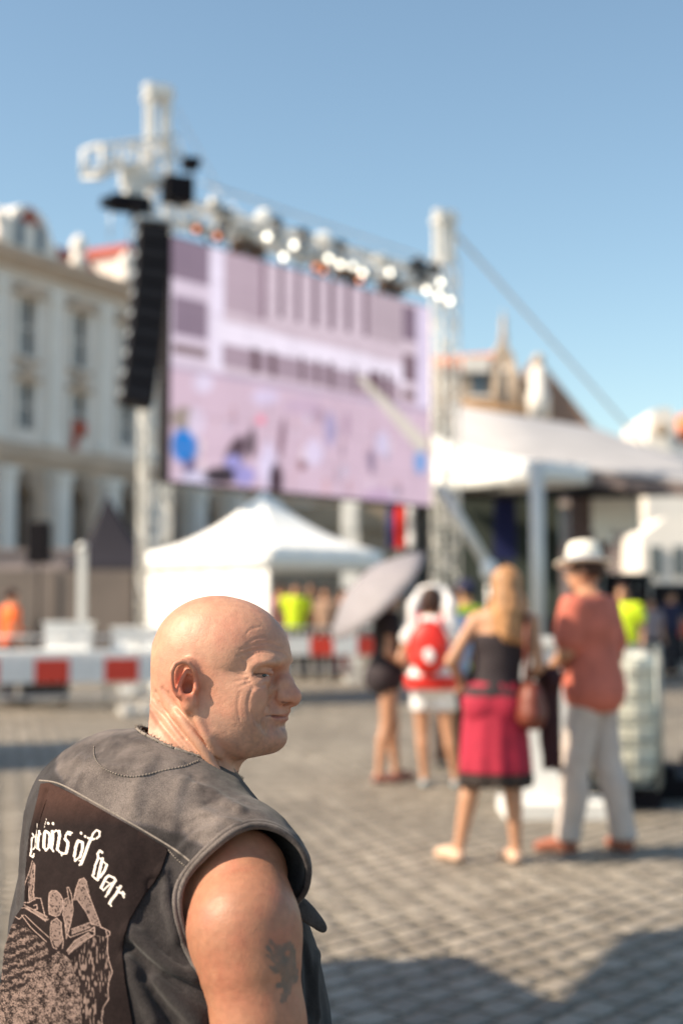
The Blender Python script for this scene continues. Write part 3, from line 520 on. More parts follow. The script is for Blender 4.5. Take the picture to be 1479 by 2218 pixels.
pl = [(-7.2, 18.2), (-4.95, 18.7), (-2.75, 19.35), (-.8, 20.2)]
for i, (a, b_) in enumerate(zip(pl[:-1], pl[1:])): barrier(a, b_, ['barrier section with red and white boards cut by the left edge', 'barrier section with red and white boards left of the bald man’s head', 'barrier section with red and white boards mostly hidden behind the bald man’s head'][i], 'red and white barriers at left', i % 2, bz=.60, bh=.32)
pl = [(-2.0, 27.6), (.3, 27.9), (2.5, 28.4)]
for i, (a, b_) in enumerate(zip(pl[:-1], pl[1:])): barrier(a, b_, ['barrier with red and white boards behind the white tent', 'barrier with red and white boards behind the dark dress woman'][i], 'red and white barriers behind the white tent', i % 2, bz=.70, bh=.36)
pl = [(5.4, 31), (7.6, 31), (9.8, 30.8)]
for i, (a, b_) in enumerate(zip(pl[:-1], pl[1:])): barrier(a, b_, ['far barrier with red and white boards behind the hat man', 'far barrier with red and white boards at the right edge'][i], 'far barriers at right', 1, bz=.98, bh=.32, H_=1.2)
# white table and boxes behind the left barrier
tb = empty('long_table', (-3.35, 20.5, 0), R(12), label='long white covered table behind the left barriers', cat='table'); q = MB(); q.box((0, 0, .80), (3.4, .75, .05)); q.build('top', M_WPL, tb); q = MB(); q.box((0, -.38, .68), (3.4, .02, .26)); q.build('cover', M_TENT, tb)
for x_ in (-1.6, 0, 1.6): q = MB(); q.tube([(x_, -.3, 0), (x_, -.3, .78)], .025, 6); q.tube([(x_, .3, 0), (x_, .3, .78)], .025, 6); q.build('leg', M_STEEL, tb)
for x_, w_, h_, lb in ((-.55, .62, .38, 'tall white crate on the left half of the long table'), (.45, .72, .30, 'low wide white crate on the middle of the long table'), (1.30, .45, .22, 'small white crate at the right end of the long table')):
    q = MB(); c = V3(-3.35, 20.5, 0)+np.array(Matrix.Rotation(R(12), 3, 'Z'))@V3(x_, .05, 0); q.box((0, 0, h_/2), (w_, .42, h_)); q.box((0, 0, h_+.015), (w_+.05, .47, .03)); q.box((0, -.22, h_*.6), (.14, .03, .04)); tag(q.build('crate', M_WPL), lb, 'crate').location = (*c[:2], .826)
# ground level gear behind the left barrier
for x_, y_, d, lb in ((-5.4, 20.6, (.9, .6, .55), 'black flight case behind the left barriers near the edge'), (-4.4, 21.3, (.7, .6, .7), 'black flight case behind the left barriers beside the long table'), (6.0, 33.0, (1.2, .8, 1.3), 'black flight case by the far right barrier'), (8.2, 33.4, (2.4, 1.0, 1.9), 'big black equipment case at the right edge'), (7.0, 36, (1.3, 1.2, 2.2), 'tall dark equipment rack at right')):
    t = empty('flight_case', (x_, y_, 0), .15, label=lb, cat='flight case'); q = MB(); q.box((0, 0, .1+d[2]/2), d); o = q.build('case', M_BLKM, t); q = MB()
    for i in (-1, 1):
        for z in (.1, .1+d[2]): q.box((0, i*d[1]/2, z), (d[0]+.02, .03, .03))
        for j in (-1, 1): q.box((i*d[0]/2, j*d[1]/2, .1+d[2]/2), (.03, .03, d[2]))
    q.build('edging', M_STEEL, t)
    for i in (-1, 1):
        for j in (-1, 1): q = MB(); q.lathe((i*d[0]*.38, j*d[1]*.38-.02, .05), [(.05, 0), (.05, .04)], 10, np.array(Matrix.Rotation(R(90), 3, 'X'))); q.build('caster', M_BLKM, t)
# point-source speaker on a tripod, hoarding, white post
sp = empty('speaker_stand', P(84, 1318, 28)*V3(1, 1, 0), label='black speaker raised on a tripod stand at the far left', cat='speaker'); q = MB(); q.box((0, 0, 2.72), (.42, .38, .82)); o = q.build('cabinet', M_BLKM, sp); o.modifiers.new('b', 'BEVEL').width = .03; q = MB(); q.tube([(0, 0, .2), (0, 0, 2.3)], .025, 8); q.build('pole', M_BLKM, sp)
for k in range(3): a = k*2.09+.5; q = MB(); q.tube([(0, 0, 1.25), (math.cos(a)*.55, math.sin(a)*.55, .02)], .018, 6); q.build('leg', M_BLKM, sp)
q = MB(); q.box((0, 0, 1.25), (6.5, .1, 2.4)); [q.box((x_, -.07, 1.25), (.08, .06, 2.4)) for x_ in (-3, -1, 1, 3)]; tag(q.build('hoarding', M_BRW), 'brown site hoarding behind the left barriers', 'fence').location = (-6.6, 38, 0)
q = MB(); q.box((0, 0, 1.6), (4.0, .1, 3.2)); [q.box((x_, -.07, 1.6), (.07, .05, 3.2)) for x_ in (-1.9, -.6, .7, 1.9)]; q.box((0, 0, 3.25), (4.2, .3, .1)); tag(q.build('canvas_booth', mat('mauve_canvas', (.34, .28, .27), .9, noise=.15, scale=.8)), 'brownish canvas booth left of the navy gazebo', 'booth').location = (-9.4, 45, 0)
q = MB(); q.box((0, 0, 1.35), (.17, .16, 2.7)); q.lathe((0, 0, 2.7), [(.12, 0), (.11, .1), (.04, .16)], 10); tag(q.build('bollard_post', M_WPL), 'white covered post left of the left tower', 'post').location = P(178, 1318, 31)*V3(1, 1, 0)
q = MB(); q.box((0, 0, 2.9), (6.5, 3, 5.8)); [q.box((x_, -1.52, 3.2), (.9, .06, 2.0)) for x_ in (-2.2, -.4, 1.4)]; q.box((0, -1.55, 4.9), (6.7, .3, .3)); tag(q.build('shop_front', mat('ochre_wall', (.33, .26, .19), .9, noise=.3, scale=.6)), 'ochre shop front visible between the screen and the white tent', 'building').location = (-.7, 62, 0)
# ------------------------------------------------------------------ water tank in a cage
ib = empty('caged_water_tank', (1.88, 10.8, 0), R(-14), label='white caged water tank on a pallet behind the man in the straw hat', cat='water tank')
q = MB(); [q.box((x_, 0, .115), (.12, 1.0, .03)) for x_ in np.linspace(-.44, .44, 6)]; [q.box((0, y_, .05), (1.04, .12, .10)) for y_ in (-.44, 0, .44)]; q.build('pallet', M_BLKM, ib)
q = MB(); q.box((0, 0, .63), (.94, .90, .94)); o = q.build('tank', mat('milky_plastic', (.70, .70, .60), .4, noise=.12, scale=3), ib); bv = o.modifiers.new('b', 'BEVEL'); bv.width = .09; bv.segments = 4
q = MB(); q.lathe((0, 0, 1.10), [(.11, 0), (.11, .05), (.09, .06)], 16); q.build('lid', M_BLKM, o)
q = MB()
for z in np.linspace(.16, 1.14, 7):
    for a, b_ in (((-.50, -.48), (.50, -.48)), ((.50, -.48), (.50, .48)), ((.50, .48), (-.50, .48)), ((-.50, .48), (-.50, -.48))): q.tube([(*a, z), (*b_, z)], .011, 6)
for x_ in np.linspace(-.5, .5, 6): q.tube([(x_, -.49, .13), (x_, -.49, 1.14)], .012, 6); q.tube([(x_, .49, .13), (x_, .49, 1.14)], .012, 6)
for y_ in np.linspace(-.48, .48, 5)[1:-1]: q.tube([(-.51, y_, .13), (-.51, y_, 1.14)], .012, 6); q.tube([(.51, y_, .13), (.51, y_, 1.14)], .012, 6)
q.build('cage', mat('cage_steel', (.38, .39, .36), .5, .3), ib); q = MB(); q.lathe((0, -.5, .22), [(.05, -.02), (.05, .08)], 12, np.array(Matrix.Rotation(R(90), 3, 'X'))); q.build('tap', M_BLKM, ib)
q = MB(); q.box((0, 0, .08), (1.15, 1.2, .16)); [q.box((x_, 0, .2), (.1, 1.1, .08)) for x_ in (-.4, 0, .4)]; tag(q.build('black_pallet', M_BLKM), 'black pallet on the ground right of the caged tank', 'pallet').location = (2.85, 11.3, 0)
wp = MB(); wp.box((0, 0, .62), (.46, .10, 1.12)); wp.box((0, 0, .05), (.72, .55, .10)); wp.box((0, -.02, 1.2), (.4, .14, .06)); tag(wp.build('white_stand', M_WPL), 'narrow white display stand between the blonde woman and the man in the hat', 'stand').location = (1.47, 10.0, 0)
# ------------------------------------------------------------------ kiosks added out of view at left to throw shadows across the setts
def kiosk(x, y, s, h, lb):
    t = empty('shadow_kiosk', (x, y, 0), R(20), label=lb, cat='kiosk'); q = MB(); q.box((0, 0, h*.42), (s*.86, s*.86, h*.84)); q.build('wall', M_BRW, t); q = MB(); q.lathe((0, 0, h*.84), [(s*.72, 0), (s*.70, .06), (s*.1, h*.16)], 4, np.array(Matrix.Rotation(R(45), 3, 'Z'))); q.build('roof', M_TILE, t); q = MB(); q.box((s*.44, 0, 1.5), (.06, s*.6, 1.0)); q.build('shutter', M_WPL, t)
kiosk(-3.4, 3.85, 1.9, 3.4, 'brown kiosk added just outside the picture at left to shadow the setts'); kiosk(-6.8, 12.9, 2.6, 3.3, 'brown kiosk added unseen farther up the square at left to shadow the setts')

ps = empty('shadow_parasol', (-2.5, 3.75, 0), label='tall round pale parasol added outside the picture at left to shadow the setts', cat='parasol'); q = MB(); q.lathe((0, 0, 4.35), [(1.8, 0), (1.76, .06), (.8, .42), (.05, .6)], 8); q.build('canopy', M_TENT, ps); q = MB(); q.tube([(0, 0, 0), (0, 0, 4.8)], .04, 8); q.build('pole', M_STEEL, ps); q = MB(); q.box((0, 0, .06), (.6, .6, .12)); q.build('base', M_CONC, ps)  # unseen parasol, added to shade the setts at lower right
for k in range(7):
    a, b_ = onh(440+k*66, 505+k*19, .2), onh(490+k*62, 530+k*17, .2); q = MB(); sg_ = .18+.1*(k % 3); q.tube([a+(b_-a)*t-HZ*sg_*4*t*(1-t) for t in np.linspace(0, 1, 11)], .022, 6); tag(q.build('power_cable', M_BLKM), 'black power cable looping under the header truss', 'cable', 'power cables under the header truss')
for (px, py) in ((486, 478), (536, 520), (598, 498), (652, 520), (735, 545), (760, 600), (846, 612), (898, 598), (916, 606)):
    t = empty('moving_head_lamp', onh(px, py, .15), rg.random()*3, label='dark moving head lamp clamped to the header truss', cat='stage lamp', group='dark lamps on the header truss'); q = MB(); q.box((0, 0, .16), (.26, .20, .10)); q.build('base', M_BLKM, t); q = MB(); q.tube([(-.14, 0, -.06), (-.14, 0, .10), (.14, 0, .10), (.14, 0, -.06)], .02, 6); q.build('yoke', M_STEEL, t); q = MB(); q.lathe((0, 0, -.06), [(.06, -.12), (.10, -.05), (.11, .06), (.06, .12)], 12); q.build('head', M_GREYD, t)
# ------------------------------------------------------------------ the bald man
HB_phi = R(-17)
HF = V3(math.cos(HB_phi), math.sin(HB_phi), 0); HS = V3(math.sin(HB_phi), -math.cos(HB_phi), 0)
HBAS = np.array([HF, HS, HZ])                       # head axes: forward, towards his right, up
HC = P(475, 1440, 2.05)
def H(px, py, s=0.0):
    """point s metres to his right of the middle plane of the head, seen at a photograph pixel"""
    d = ray(px, py); o = HC+HS*s; t = ((o-CAM)@HS)/(d@HS); return CAM+d*t
def Hl(p): return (np.asarray(p)-HC)@HBAS.T
PXM = 2.05/FPX
def head_loft():
    tr = [(331, 1470), (330, 1438), (333, 1412), (342, 1388), (351, 1365), (360, 1346), (389, 1317), (419, 1300), (442, 1293), (467, 1290), (490, 1291), (508, 1295), (547, 1308),
          (577, 1327), (600, 1350), (618, 1377), (626, 1400), (629, 1420), (627, 1438), (618, 1452), (610, 1466), (612, 1485), (614, 1510), (615, 1530), (614, 1550), (609, 1572),
          (608, 1592), (602, 1610), (588, 1625), (560, 1634), (520, 1632), (480, 1622), (440, 1605), (400, 1582), (360, 1550), (336, 1510)]
    pts = np.array([Hl(H(*p))[[0, 2]] for p in tr]); th = np.arctan2(pts[:, 1], pts[:, 0]); rr = np.linalg.norm(pts, axis=1)
    o = np.argsort(th); th = th[o]; rr = rr[o]
    T = np.concatenate([th-2*math.pi, th, th+2*math.pi]); Rr = np.tile(rr, 3)
    g = np.linspace(-math.pi, math.pi, 721); v = np.interp(g, T, Rr)
    ker = np.exp(-.5*(np.arange(-14, 15)/5.0)**2); ker /= ker.sum()
    vp = np.concatenate([v[-15:-1], v, v[1:15]]); v = np.convolve(vp, ker, 'valid')
    W = .0775
    def f(p):
        q = (p-HC)@HBAS.T; x, s, z = q[:, 0], q[:, 1], q[:, 2]; a = np.arctan2(z, x); rs = np.interp(a, g, v)
        r2 = np.hypot(x, z); RR = np.sqrt(r2*r2+s*s)+1e-9; cb = r2/RR; sb = np.abs(s)/RR
        # a little fuller behind the temples, flatter face
        e = 2.15-.70*np.exp(-((a+.22)/.72)**2)*np.clip((cb-.35)/.45, 0, 1)**1.5; rho = ((cb/rs)**e+(sb/W)**e)**(-1/e)
        return (RR-rho)*.93
    return f, HC, .14
SK = SDF()
SK.add(head_loft(), .001)
def two(fn):
    for sg in (1, -1): fn(sg)
def He(px, py, s, r, k=.01, sg=1, sub=False, tilt=0):
    c = H(px, py, s)
    if sg < 0: l = Hl(c); c = HC+l[0]*HF-l[1]*HS+l[2]*HZ
    B = HBAS
    if tilt:
        M = np.array(Matrix.Rotation(tilt, 3, 'Y')); B = M@HBAS
    pr = f_ell(c, r, B); (SK.sub if sub else SK.add)(pr, k)
def Hc(pts, rs, k=.006, sg=1, sub=False):
    q = []
    for a in pts:
        c = H(*a)
        if sg < 0: l = Hl(c); c = HC+l[0]*HF-l[1]*HS+l[2]*HZ
        q.append(c)
    (SK.sub if sub else SK.add)(f_chain(q, rs), k)
for sg in (1, -1):
    He(583, 1435, .027, (.0145, .022, .0100), .018, sg)                 # brow ridge
    He(556, 1443, .042, (.009, .013, .008), .018, sg)
    He(600, 1464, .030, (.015, .017, .010), .012, sg, sub=True)
    He(578, 1463, .052, (.021, .014, .0105), .010, sg, sub=True)        # socket
    He(528, 1492, .050, (.030, .018, .018), .024, sg)                  # cheek bone
    He(530, 1524, .042, (.022, .018, .026), .02, sg)                   # cheek
    He(553, 1521, .038, (.008, .008, .018), .010, sg, tilt=.25)        # fold beside the nose
    He(505, 1560, .045, (.045, .024, .036), .03, sg)                   # jowl
    Hc([(566, 1604, .018), (525, 1610, .040), (465, 1588, .058), (432, 1545, .063)], [.017, .021, .021, .016], .02, sg)
# eyelids
EYES = []
for sg in (1, -1):
    c = H(565, 1464, .033)
    if sg < 0: l = Hl(c); c = HC+l[0]*HF-l[1]*HS+l[2]*HZ
    EYES.append(c)
    SK.add(f_ell(c, (.0137, .0150, .0132), HBAS), .006)
    He(566, 1477, .037, (.011, .014, .006), .007, sg)                  # bag under the eye
    Hc([(538, 1461, .046), (551, 1453, .046), (569, 1451, .041), (587, 1458, .032)], .0036, .006, sg)     # lid fold hanging over
    Hc([(536, 1465, .056), (550, 1458.5, .0545), (568, 1457, .048), (586, 1463, .034)], .0012, .002, sg, sub=True)
    Hc([(545, 1463.5, .052), (555, 1462, .0515), (567, 1462, .0475), (580, 1466, .036)], [.0010, .0024, .0026, .0012], .0015, sg, sub=True)  # slit
# nose
Hc([(612, 1455, 0), (618, 1468, 0), (625, 1488, 0), (630, 1504, 0)], [.0075, .0082, .0098, .0115], .010)
He(631, 1510, 0, (.0130, .0145, .0122), .010)
He(622, 1518, 0, (.014, .009, .008), .006)
for sg in (1, -1):
    Hc([(612, 1480, .010), (604, 1500, .013)], [.009, .010], .010, sg)
    He(607, 1512, .0165, (.0125, .0075, .0095), .005, sg)
    He(622, 1525, .0090, (.0085, .0042, .0042), .003, sg, sub=True)
# mouth and chin
for sg in (1, -1): He(588, 1540, .043, (.018, .013, .024), .018, sg, sub=True)
He(601, 1543, 0, (.0145, .024, .012), .010)
He(597, 1563, 0, (.0135, .022, .010), .010)
Hc([(618, 1548.5, 0), (612, 1547.5, .008), (600, 1550, .019), (586, 1551, .027)], [.0034, .0034, .0024, .0010], .004)
Hc([(618, 1548.5, 0), (612, 1547.5, .008), (600, 1550, .019), (586, 1551, .027)], [.0034, .0034, .0024, .0010], .004, -1)
Hc([(614, 1558, 0), (609, 1558, .009), (598, 1556.5, .019), (586, 1553, .027)], [.0048, .0046, .003, .0012], .003)
Hc([(614, 1558, 0), (609, 1558, .009), (598, 1556.5, .019), (586, 1553, .027)], [.0048, .0046, .003, .0012], .003, -1)
for sg in (1, -1):
    Hc([(624, 1553.2, 0), (616, 1553, .011), (600, 1552.5, .021), (577, 1551, .033)], [.0014, .0018, .0018, .0012], .0018, sg, sub=True)
    Hc([(621, 1530, .0035), (624, 1542, .0045)], .0012, .004, sg)
He(621, 1575, 0, (.008, .020, .004), .010, sub=True)
He(592, 1598, 0, (.0185, .022, .0165), .012)
for sg in (1, -1):
    He(557, 1521, .040, (.0115, .0100, .0185), .014, sg, tilt=.3); He(540, 1515, .046, (.018, .012, .022), .018, sg); He(560, 1556, .036, (.012, .010, .014), .012, sg)
# forehead and temple wrinkles
WR = [[(520, 1407, .060), (548, 1397, .052), (580, 1392, .044), (612, 1402, .030)],
      [(516, 1420, .060), (545, 1409, .054), (575, 1405, .046), (606, 1412, .032), (622, 1420, .020)],
      [(527, 1430, .062), (548, 1418, .056), (566, 1412, .050), (590, 1416, .040)],
      [(535, 1395, .056), (552, 1384, .050), (575, 1380, .042)],
      [(532, 1375, .056), (545, 1362, .048), (565, 1358, .040)],
      [(500, 1452, .070), (515, 1459, .066), (532, 1463, .060)], [(508, 1476, .068), (525, 1473, .062), (540, 1470, .056)], [(515, 1490, .066), (532, 1482, .060), (545, 1477, .055)]]
def surf_s(f, px, py, s0=0):
    p, _ = trace(f, px, py); return p
def on_skin(f, pts, n=5):
    a = np.array([q[:2] for q in pts], float); m = len(a); t = np.linspace(0, m-1, (m-1)*n+1); i = np.minimum(t.astype(int), m-2); u = (t-i)[:, None]
    # Catmull-Rom through the traced pixels
    g = lambda k: a[np.clip(k, 0, m-1)]
    c = .5*((2*g(i))+(-g(i-1)+g(i+1))*u+(2*g(i-1)-5*g(i)+4*g(i+1)-g(i+2))*u*u+(-g(i-1)+3*g(i)-3*g(i+1)+g(i+2))*u**3)
    p, ok = trace(f, c[:, 0], c[:, 1]); return p, c
def crease(S, f, pts, r, k, sub=True, ins=0.0):
    p, _ = on_skin(f, pts)
    if ins: p = p+grad(f, p)*ins
    n = len(p); rs = r*np.sin(np.linspace(.25, math.pi-.25, n))**.6
    (S.sub if sub else S.add)(f_chain(list(p), list(rs)), k)
for q, r_, k_ in (([(599, 1494), (595, 1504), (595, 1515), (600, 1522)], .0011, .003), ([(596, 1502), (588, 1515), (577, 1532), (571, 1549)], .0008, .006), ([(548, 1490), (540, 1508), (537, 1532), (541, 1556)], .0004, .0035), ([(547, 1540), (551, 1555), (560, 1570)], .0004, .004),
                  ([(572, 1553), (568, 1566), (571, 1580)], .0009, .006), ([(536, 1471), (546, 1481), (560, 1487), (577, 1482)], .0010, .004), ([(532, 1478), (540, 1487), (552, 1493)], .0006, .0035), ([(574, 1551), (585, 1550), (600, 1551), (614, 1553)], .0012, .0018), ([(524, 1425), (534, 1440), (530, 1452)], .0005, .003), ([(520, 1500), (515, 1530), (520, 1560)], .0003, .003)):
    n0 = len(SK.ops); p_, _ = on_skin(SK, q); rs_ = list(r_*np.sin(np.linspace(.25, math.pi-.25, len(p_)))**.6); SK.sub(f_chain(list(p_), rs_), k_)
    l_ = Hl(p_); SK.sub(f_chain([HC+a_[0]*HF-a_[1]*HS+a_[2]*HZ for a_ in l_], rs_), k_)
for i, q in enumerate(WR):
    crease(SK, SK, q,   .0006 if i < 2 else .0004, .0024, ins=.0)
# ---- ears (far one mirrored)
for sg in (1, -1):
    ax_s = HS*sg
    out = nrm(ax_s*.93+HF*.30); fwd = nrm(HF-(HF@out)*out); upv = np.cross(out, fwd)*(1 if sg > 0 else -1)
    up = nrm(HZ-(HZ@out)*out+HF*(-.05)); fwd = nrm(HF-(HF@out)*out-(HF@up)*up); EB = np.array([fwd, up, out])
    c0 = H(405, 1484, .088)
    if sg < 0: l = Hl(c0); c0 = HC+l[0]*HF-l[1]*HS+l[2]*HZ
    M = PXM*.90
    def E(px, py, o=0.0): return c0+fwd*((px-405)*M*1.10)+up*((1484-py)*M)+out*o
    SK.add(f_ell(E(404, 1472, -.006), (.0195, .031, .0085), EB), .008)
    SK.add(f_ell(E(408, 1520, -.005), (.012, .015, .0062), EB), .008)
    SK.sub(f_ell(E(400, 1466, .006), (.0165, .0240, .0105), EB), .003)
    SK.sub(f_ell(E(408, 1493, .002), (.0115, .0140, .0120), EB), .004)
    rim = [(424, 1470, .000), (421, 1450, .003), (412, 1434, .005), (398, 1428, .006), (384, 1434, .007), (376, 1450, .007), (375, 1470, .006), (377, 1490, .005), (384, 1505, .004), (392, 1514, .002)]
    SK.add(f_chain([E(*q) for q in rim], [.0026, .0033, .0036, .0036, .0036, .0034, .0032, .003, .0028, .0026]), .003)
    ant = [(405, 1452, -.001), (396, 1470, .001), (390, 1488, .003), (394, 1504, .004), (404, 1512, .004)]
    SK.add(f_chain([E(*q) for q in ant], [.0026, .0034, .0034, .0036, .0034]), .004)
    SK.add(f_chain([E(408, 1452, -.001), E(418, 1462, -.002)], [.0024, .002]), .003)
    SK.add(f_chain([E(423, 1480, .000), E(424, 1494, .002), E(418, 1507, .001)], [.0036, .0042, .0032]), .004)       # tragus
    SK.add(f_ell(E(410, 1524, .001), (.0105, .0125, .0060), EB), .005)
    if sg > 0: EARB = (c0.copy(), fwd.copy(), up.copy(), out.copy())
# ---- neck
NK0 = P(450, 1560, 2.055); NK1 = P(366, 1704, 2.07)
SK.cap([NK0, P(408, 1632, 2.06), NK1], [.070, .073, .080], .028)
SK.ell(P(347, 1538, 2.06), (.022, .042, .022), HBAS, .02)                    # roll of the nape
SK.ell(P(350, 1570, 2.06), (.022, .045, .020), HBAS, .018)
SK.cap([P(422, 1548, 1.995), P(458, 1630, 1.988), P(486, 1706, 2.005)], [.009, .009, .007], .022)   # neck muscle
# ---- torso
PSI = R(42); TF = V3(math.cos(PSI), math.sin(PSI), 0); TR = V3(math.sin(PSI), -math.cos(PSI), 0); TB = np.array([TF, TR, HZ])
T = SDF()
T.ell(P(311, 1905, 2.04), (.136, .184, .19), TB, .05)
T.ell(P(348, 2090, 2.01), (.172, .212, .20), TB, .07)
T.ell(P(362, 2340, 2.0), (.200, .235, .26), TB, .07)
T.ell(P(245, 1765, 2.09), (.084, .120, .088), TB, .06)                       # hunched upper back
T.cap([P(378, 1716, 2.06), P(440, 1792, 1.98), P(520, 1866, 1.885)], [.054, .052, .052], .05)    # near trapezius and shoulder
T.cap([P(372, 1710, 2.08), P(275, 1795, 2.18)], [.054, .052], .05)
SHN = P(548, 1868, 1.87); SHF = SHN-TR*.38
# ---- near arm and far arm
A = SDF()
A.cap([P(540, 1890, 1.885), P(532, 1950, 1.848), P(531, 2012, 1.815)], [.046, .058, .0645], .03)
A.cap([P(531, 2012, 1.815), P(545, 2100, 1.80), P(563, 2218, 1.79)], [.0645, .061, .0535], .03)
ELB = P(578, 2330, 1.79); WR0 = ELB+TF*.23+V3(0, 0, -.05)-TR*.02
A.cap([P(563, 2218, 1.79), ELB, ELB*.6+WR0*.4, WR0], [.0535, .050, .047, .030], .02)
def hand(S, w_, d, u, side, sc=1.0, k=.008, curl=.55):
    """palm, four fingers and thumb; w_ wrist, d hand direction, u back of the hand"""
    sd = np.cross(u, d)*side
    S.ell(w_+d*.048*sc, (.045*sc, .040*sc, .016*sc), np.array([d, sd, u]), .02*sc)
    for i, ln in enumerate((.068, .078, .072, .056)):
        b = w_+d*(.083-.004*abs(i-1.3))*sc+sd*(.030-.020*i)*sc; a1 = d*math.cos(curl*.5)-u*math.sin(curl*.5); a2 = d*math.cos(curl*1.7)-u*math.sin(curl*1.7)
        m = b+a1*ln*.5*sc; S.cap([b-d*.01*sc, m, m+a2*ln*.5*sc], [.0095*sc, .0088*sc, .0072*sc], k*sc)
    b = w_+d*.025*sc+sd*.034*sc; m = b+(d*.6+sd*.75-u*.2)*.036*sc; S.cap([b, m, m+(d*.85+sd*.2-u*.3)*.03*sc], [.014*sc, .0115*sc, .0095*sc], .012*sc)
hd = nrm(TF-V3(0, 0, .25)); hand(A, WR0, hd, nrm(np.cross(np.cross(hd, V3(0, 0, 1)), hd)), 1)
E2 = SHF-TR*.05+V3(0, 0, -.29)-TF*.01; W2 = E2+TF*.23+TR*.10-V3(0, 0, .05)
A.cap([SHF, SHF-TR*.03-V3(0, 0, .12), E2, E2*.6+W2*.4, W2], [.066, .062, .052, .047, .030], .02)
hand(A, W2, hd, nrm(np.cross(np.cross(hd, V3(0, 0, 1)), hd)), -1)
for o in T.ops: SK.ops.append((*o[:4], o[4]))
for o in A.ops: SK.ops.append((*o[:4], max(o[4], .02)))
# fix: neck blends into the torso, creases of the neck
SKf = SK
NC = [[(352, 1492), (372, 1522), (402, 1556), (436, 1600), (470, 1650), (492, 1690)], [(338, 1500), (352, 1535), (388, 1580), (430, 1632), (462, 1672)], [(412, 1548), (428, 1580), (452, 1618), (480, 1655), (497, 1688)],
      [(331, 1512), (340, 1528), (362, 1546)], [(325, 1532), (345, 1562), (380, 1605), (405, 1630)]]
NC += [[(365, 1500), (388, 1535), (420, 1575), (452, 1618), (478, 1652)], [(345, 1520), (372, 1560), (402, 1600)]]
for i, q in enumerate(NC): crease(SK, SKf, q, .0014 if i < 5 else .0006, .0065 if i < 5 else .004)
for q in ([(425, 1545), (445, 1590), (475, 1635)], [(380, 1545), (415, 1590), (452, 1640), (485, 1690)]): crease(SK, SKf, q, .0025, .010, sub=False)
def skin_f(p):
    d = SK(p); m = np.nonzero((np.abs(d) < .08) & (p[:, 2] < 1.30))[0]
    if len(m):
        q = p[m]; cv = np.minimum(hole(q, AHC, AX, AU, AW), hole(q, AHC2, AX2, AU2, AW2)); cv = np.minimum(np.minimum(cv, neckhole(q)), -(VN(q)-VOFF)-.004)
        d[m] += .014*np.clip((cv+.002)/.012, 0, 1)
    return d
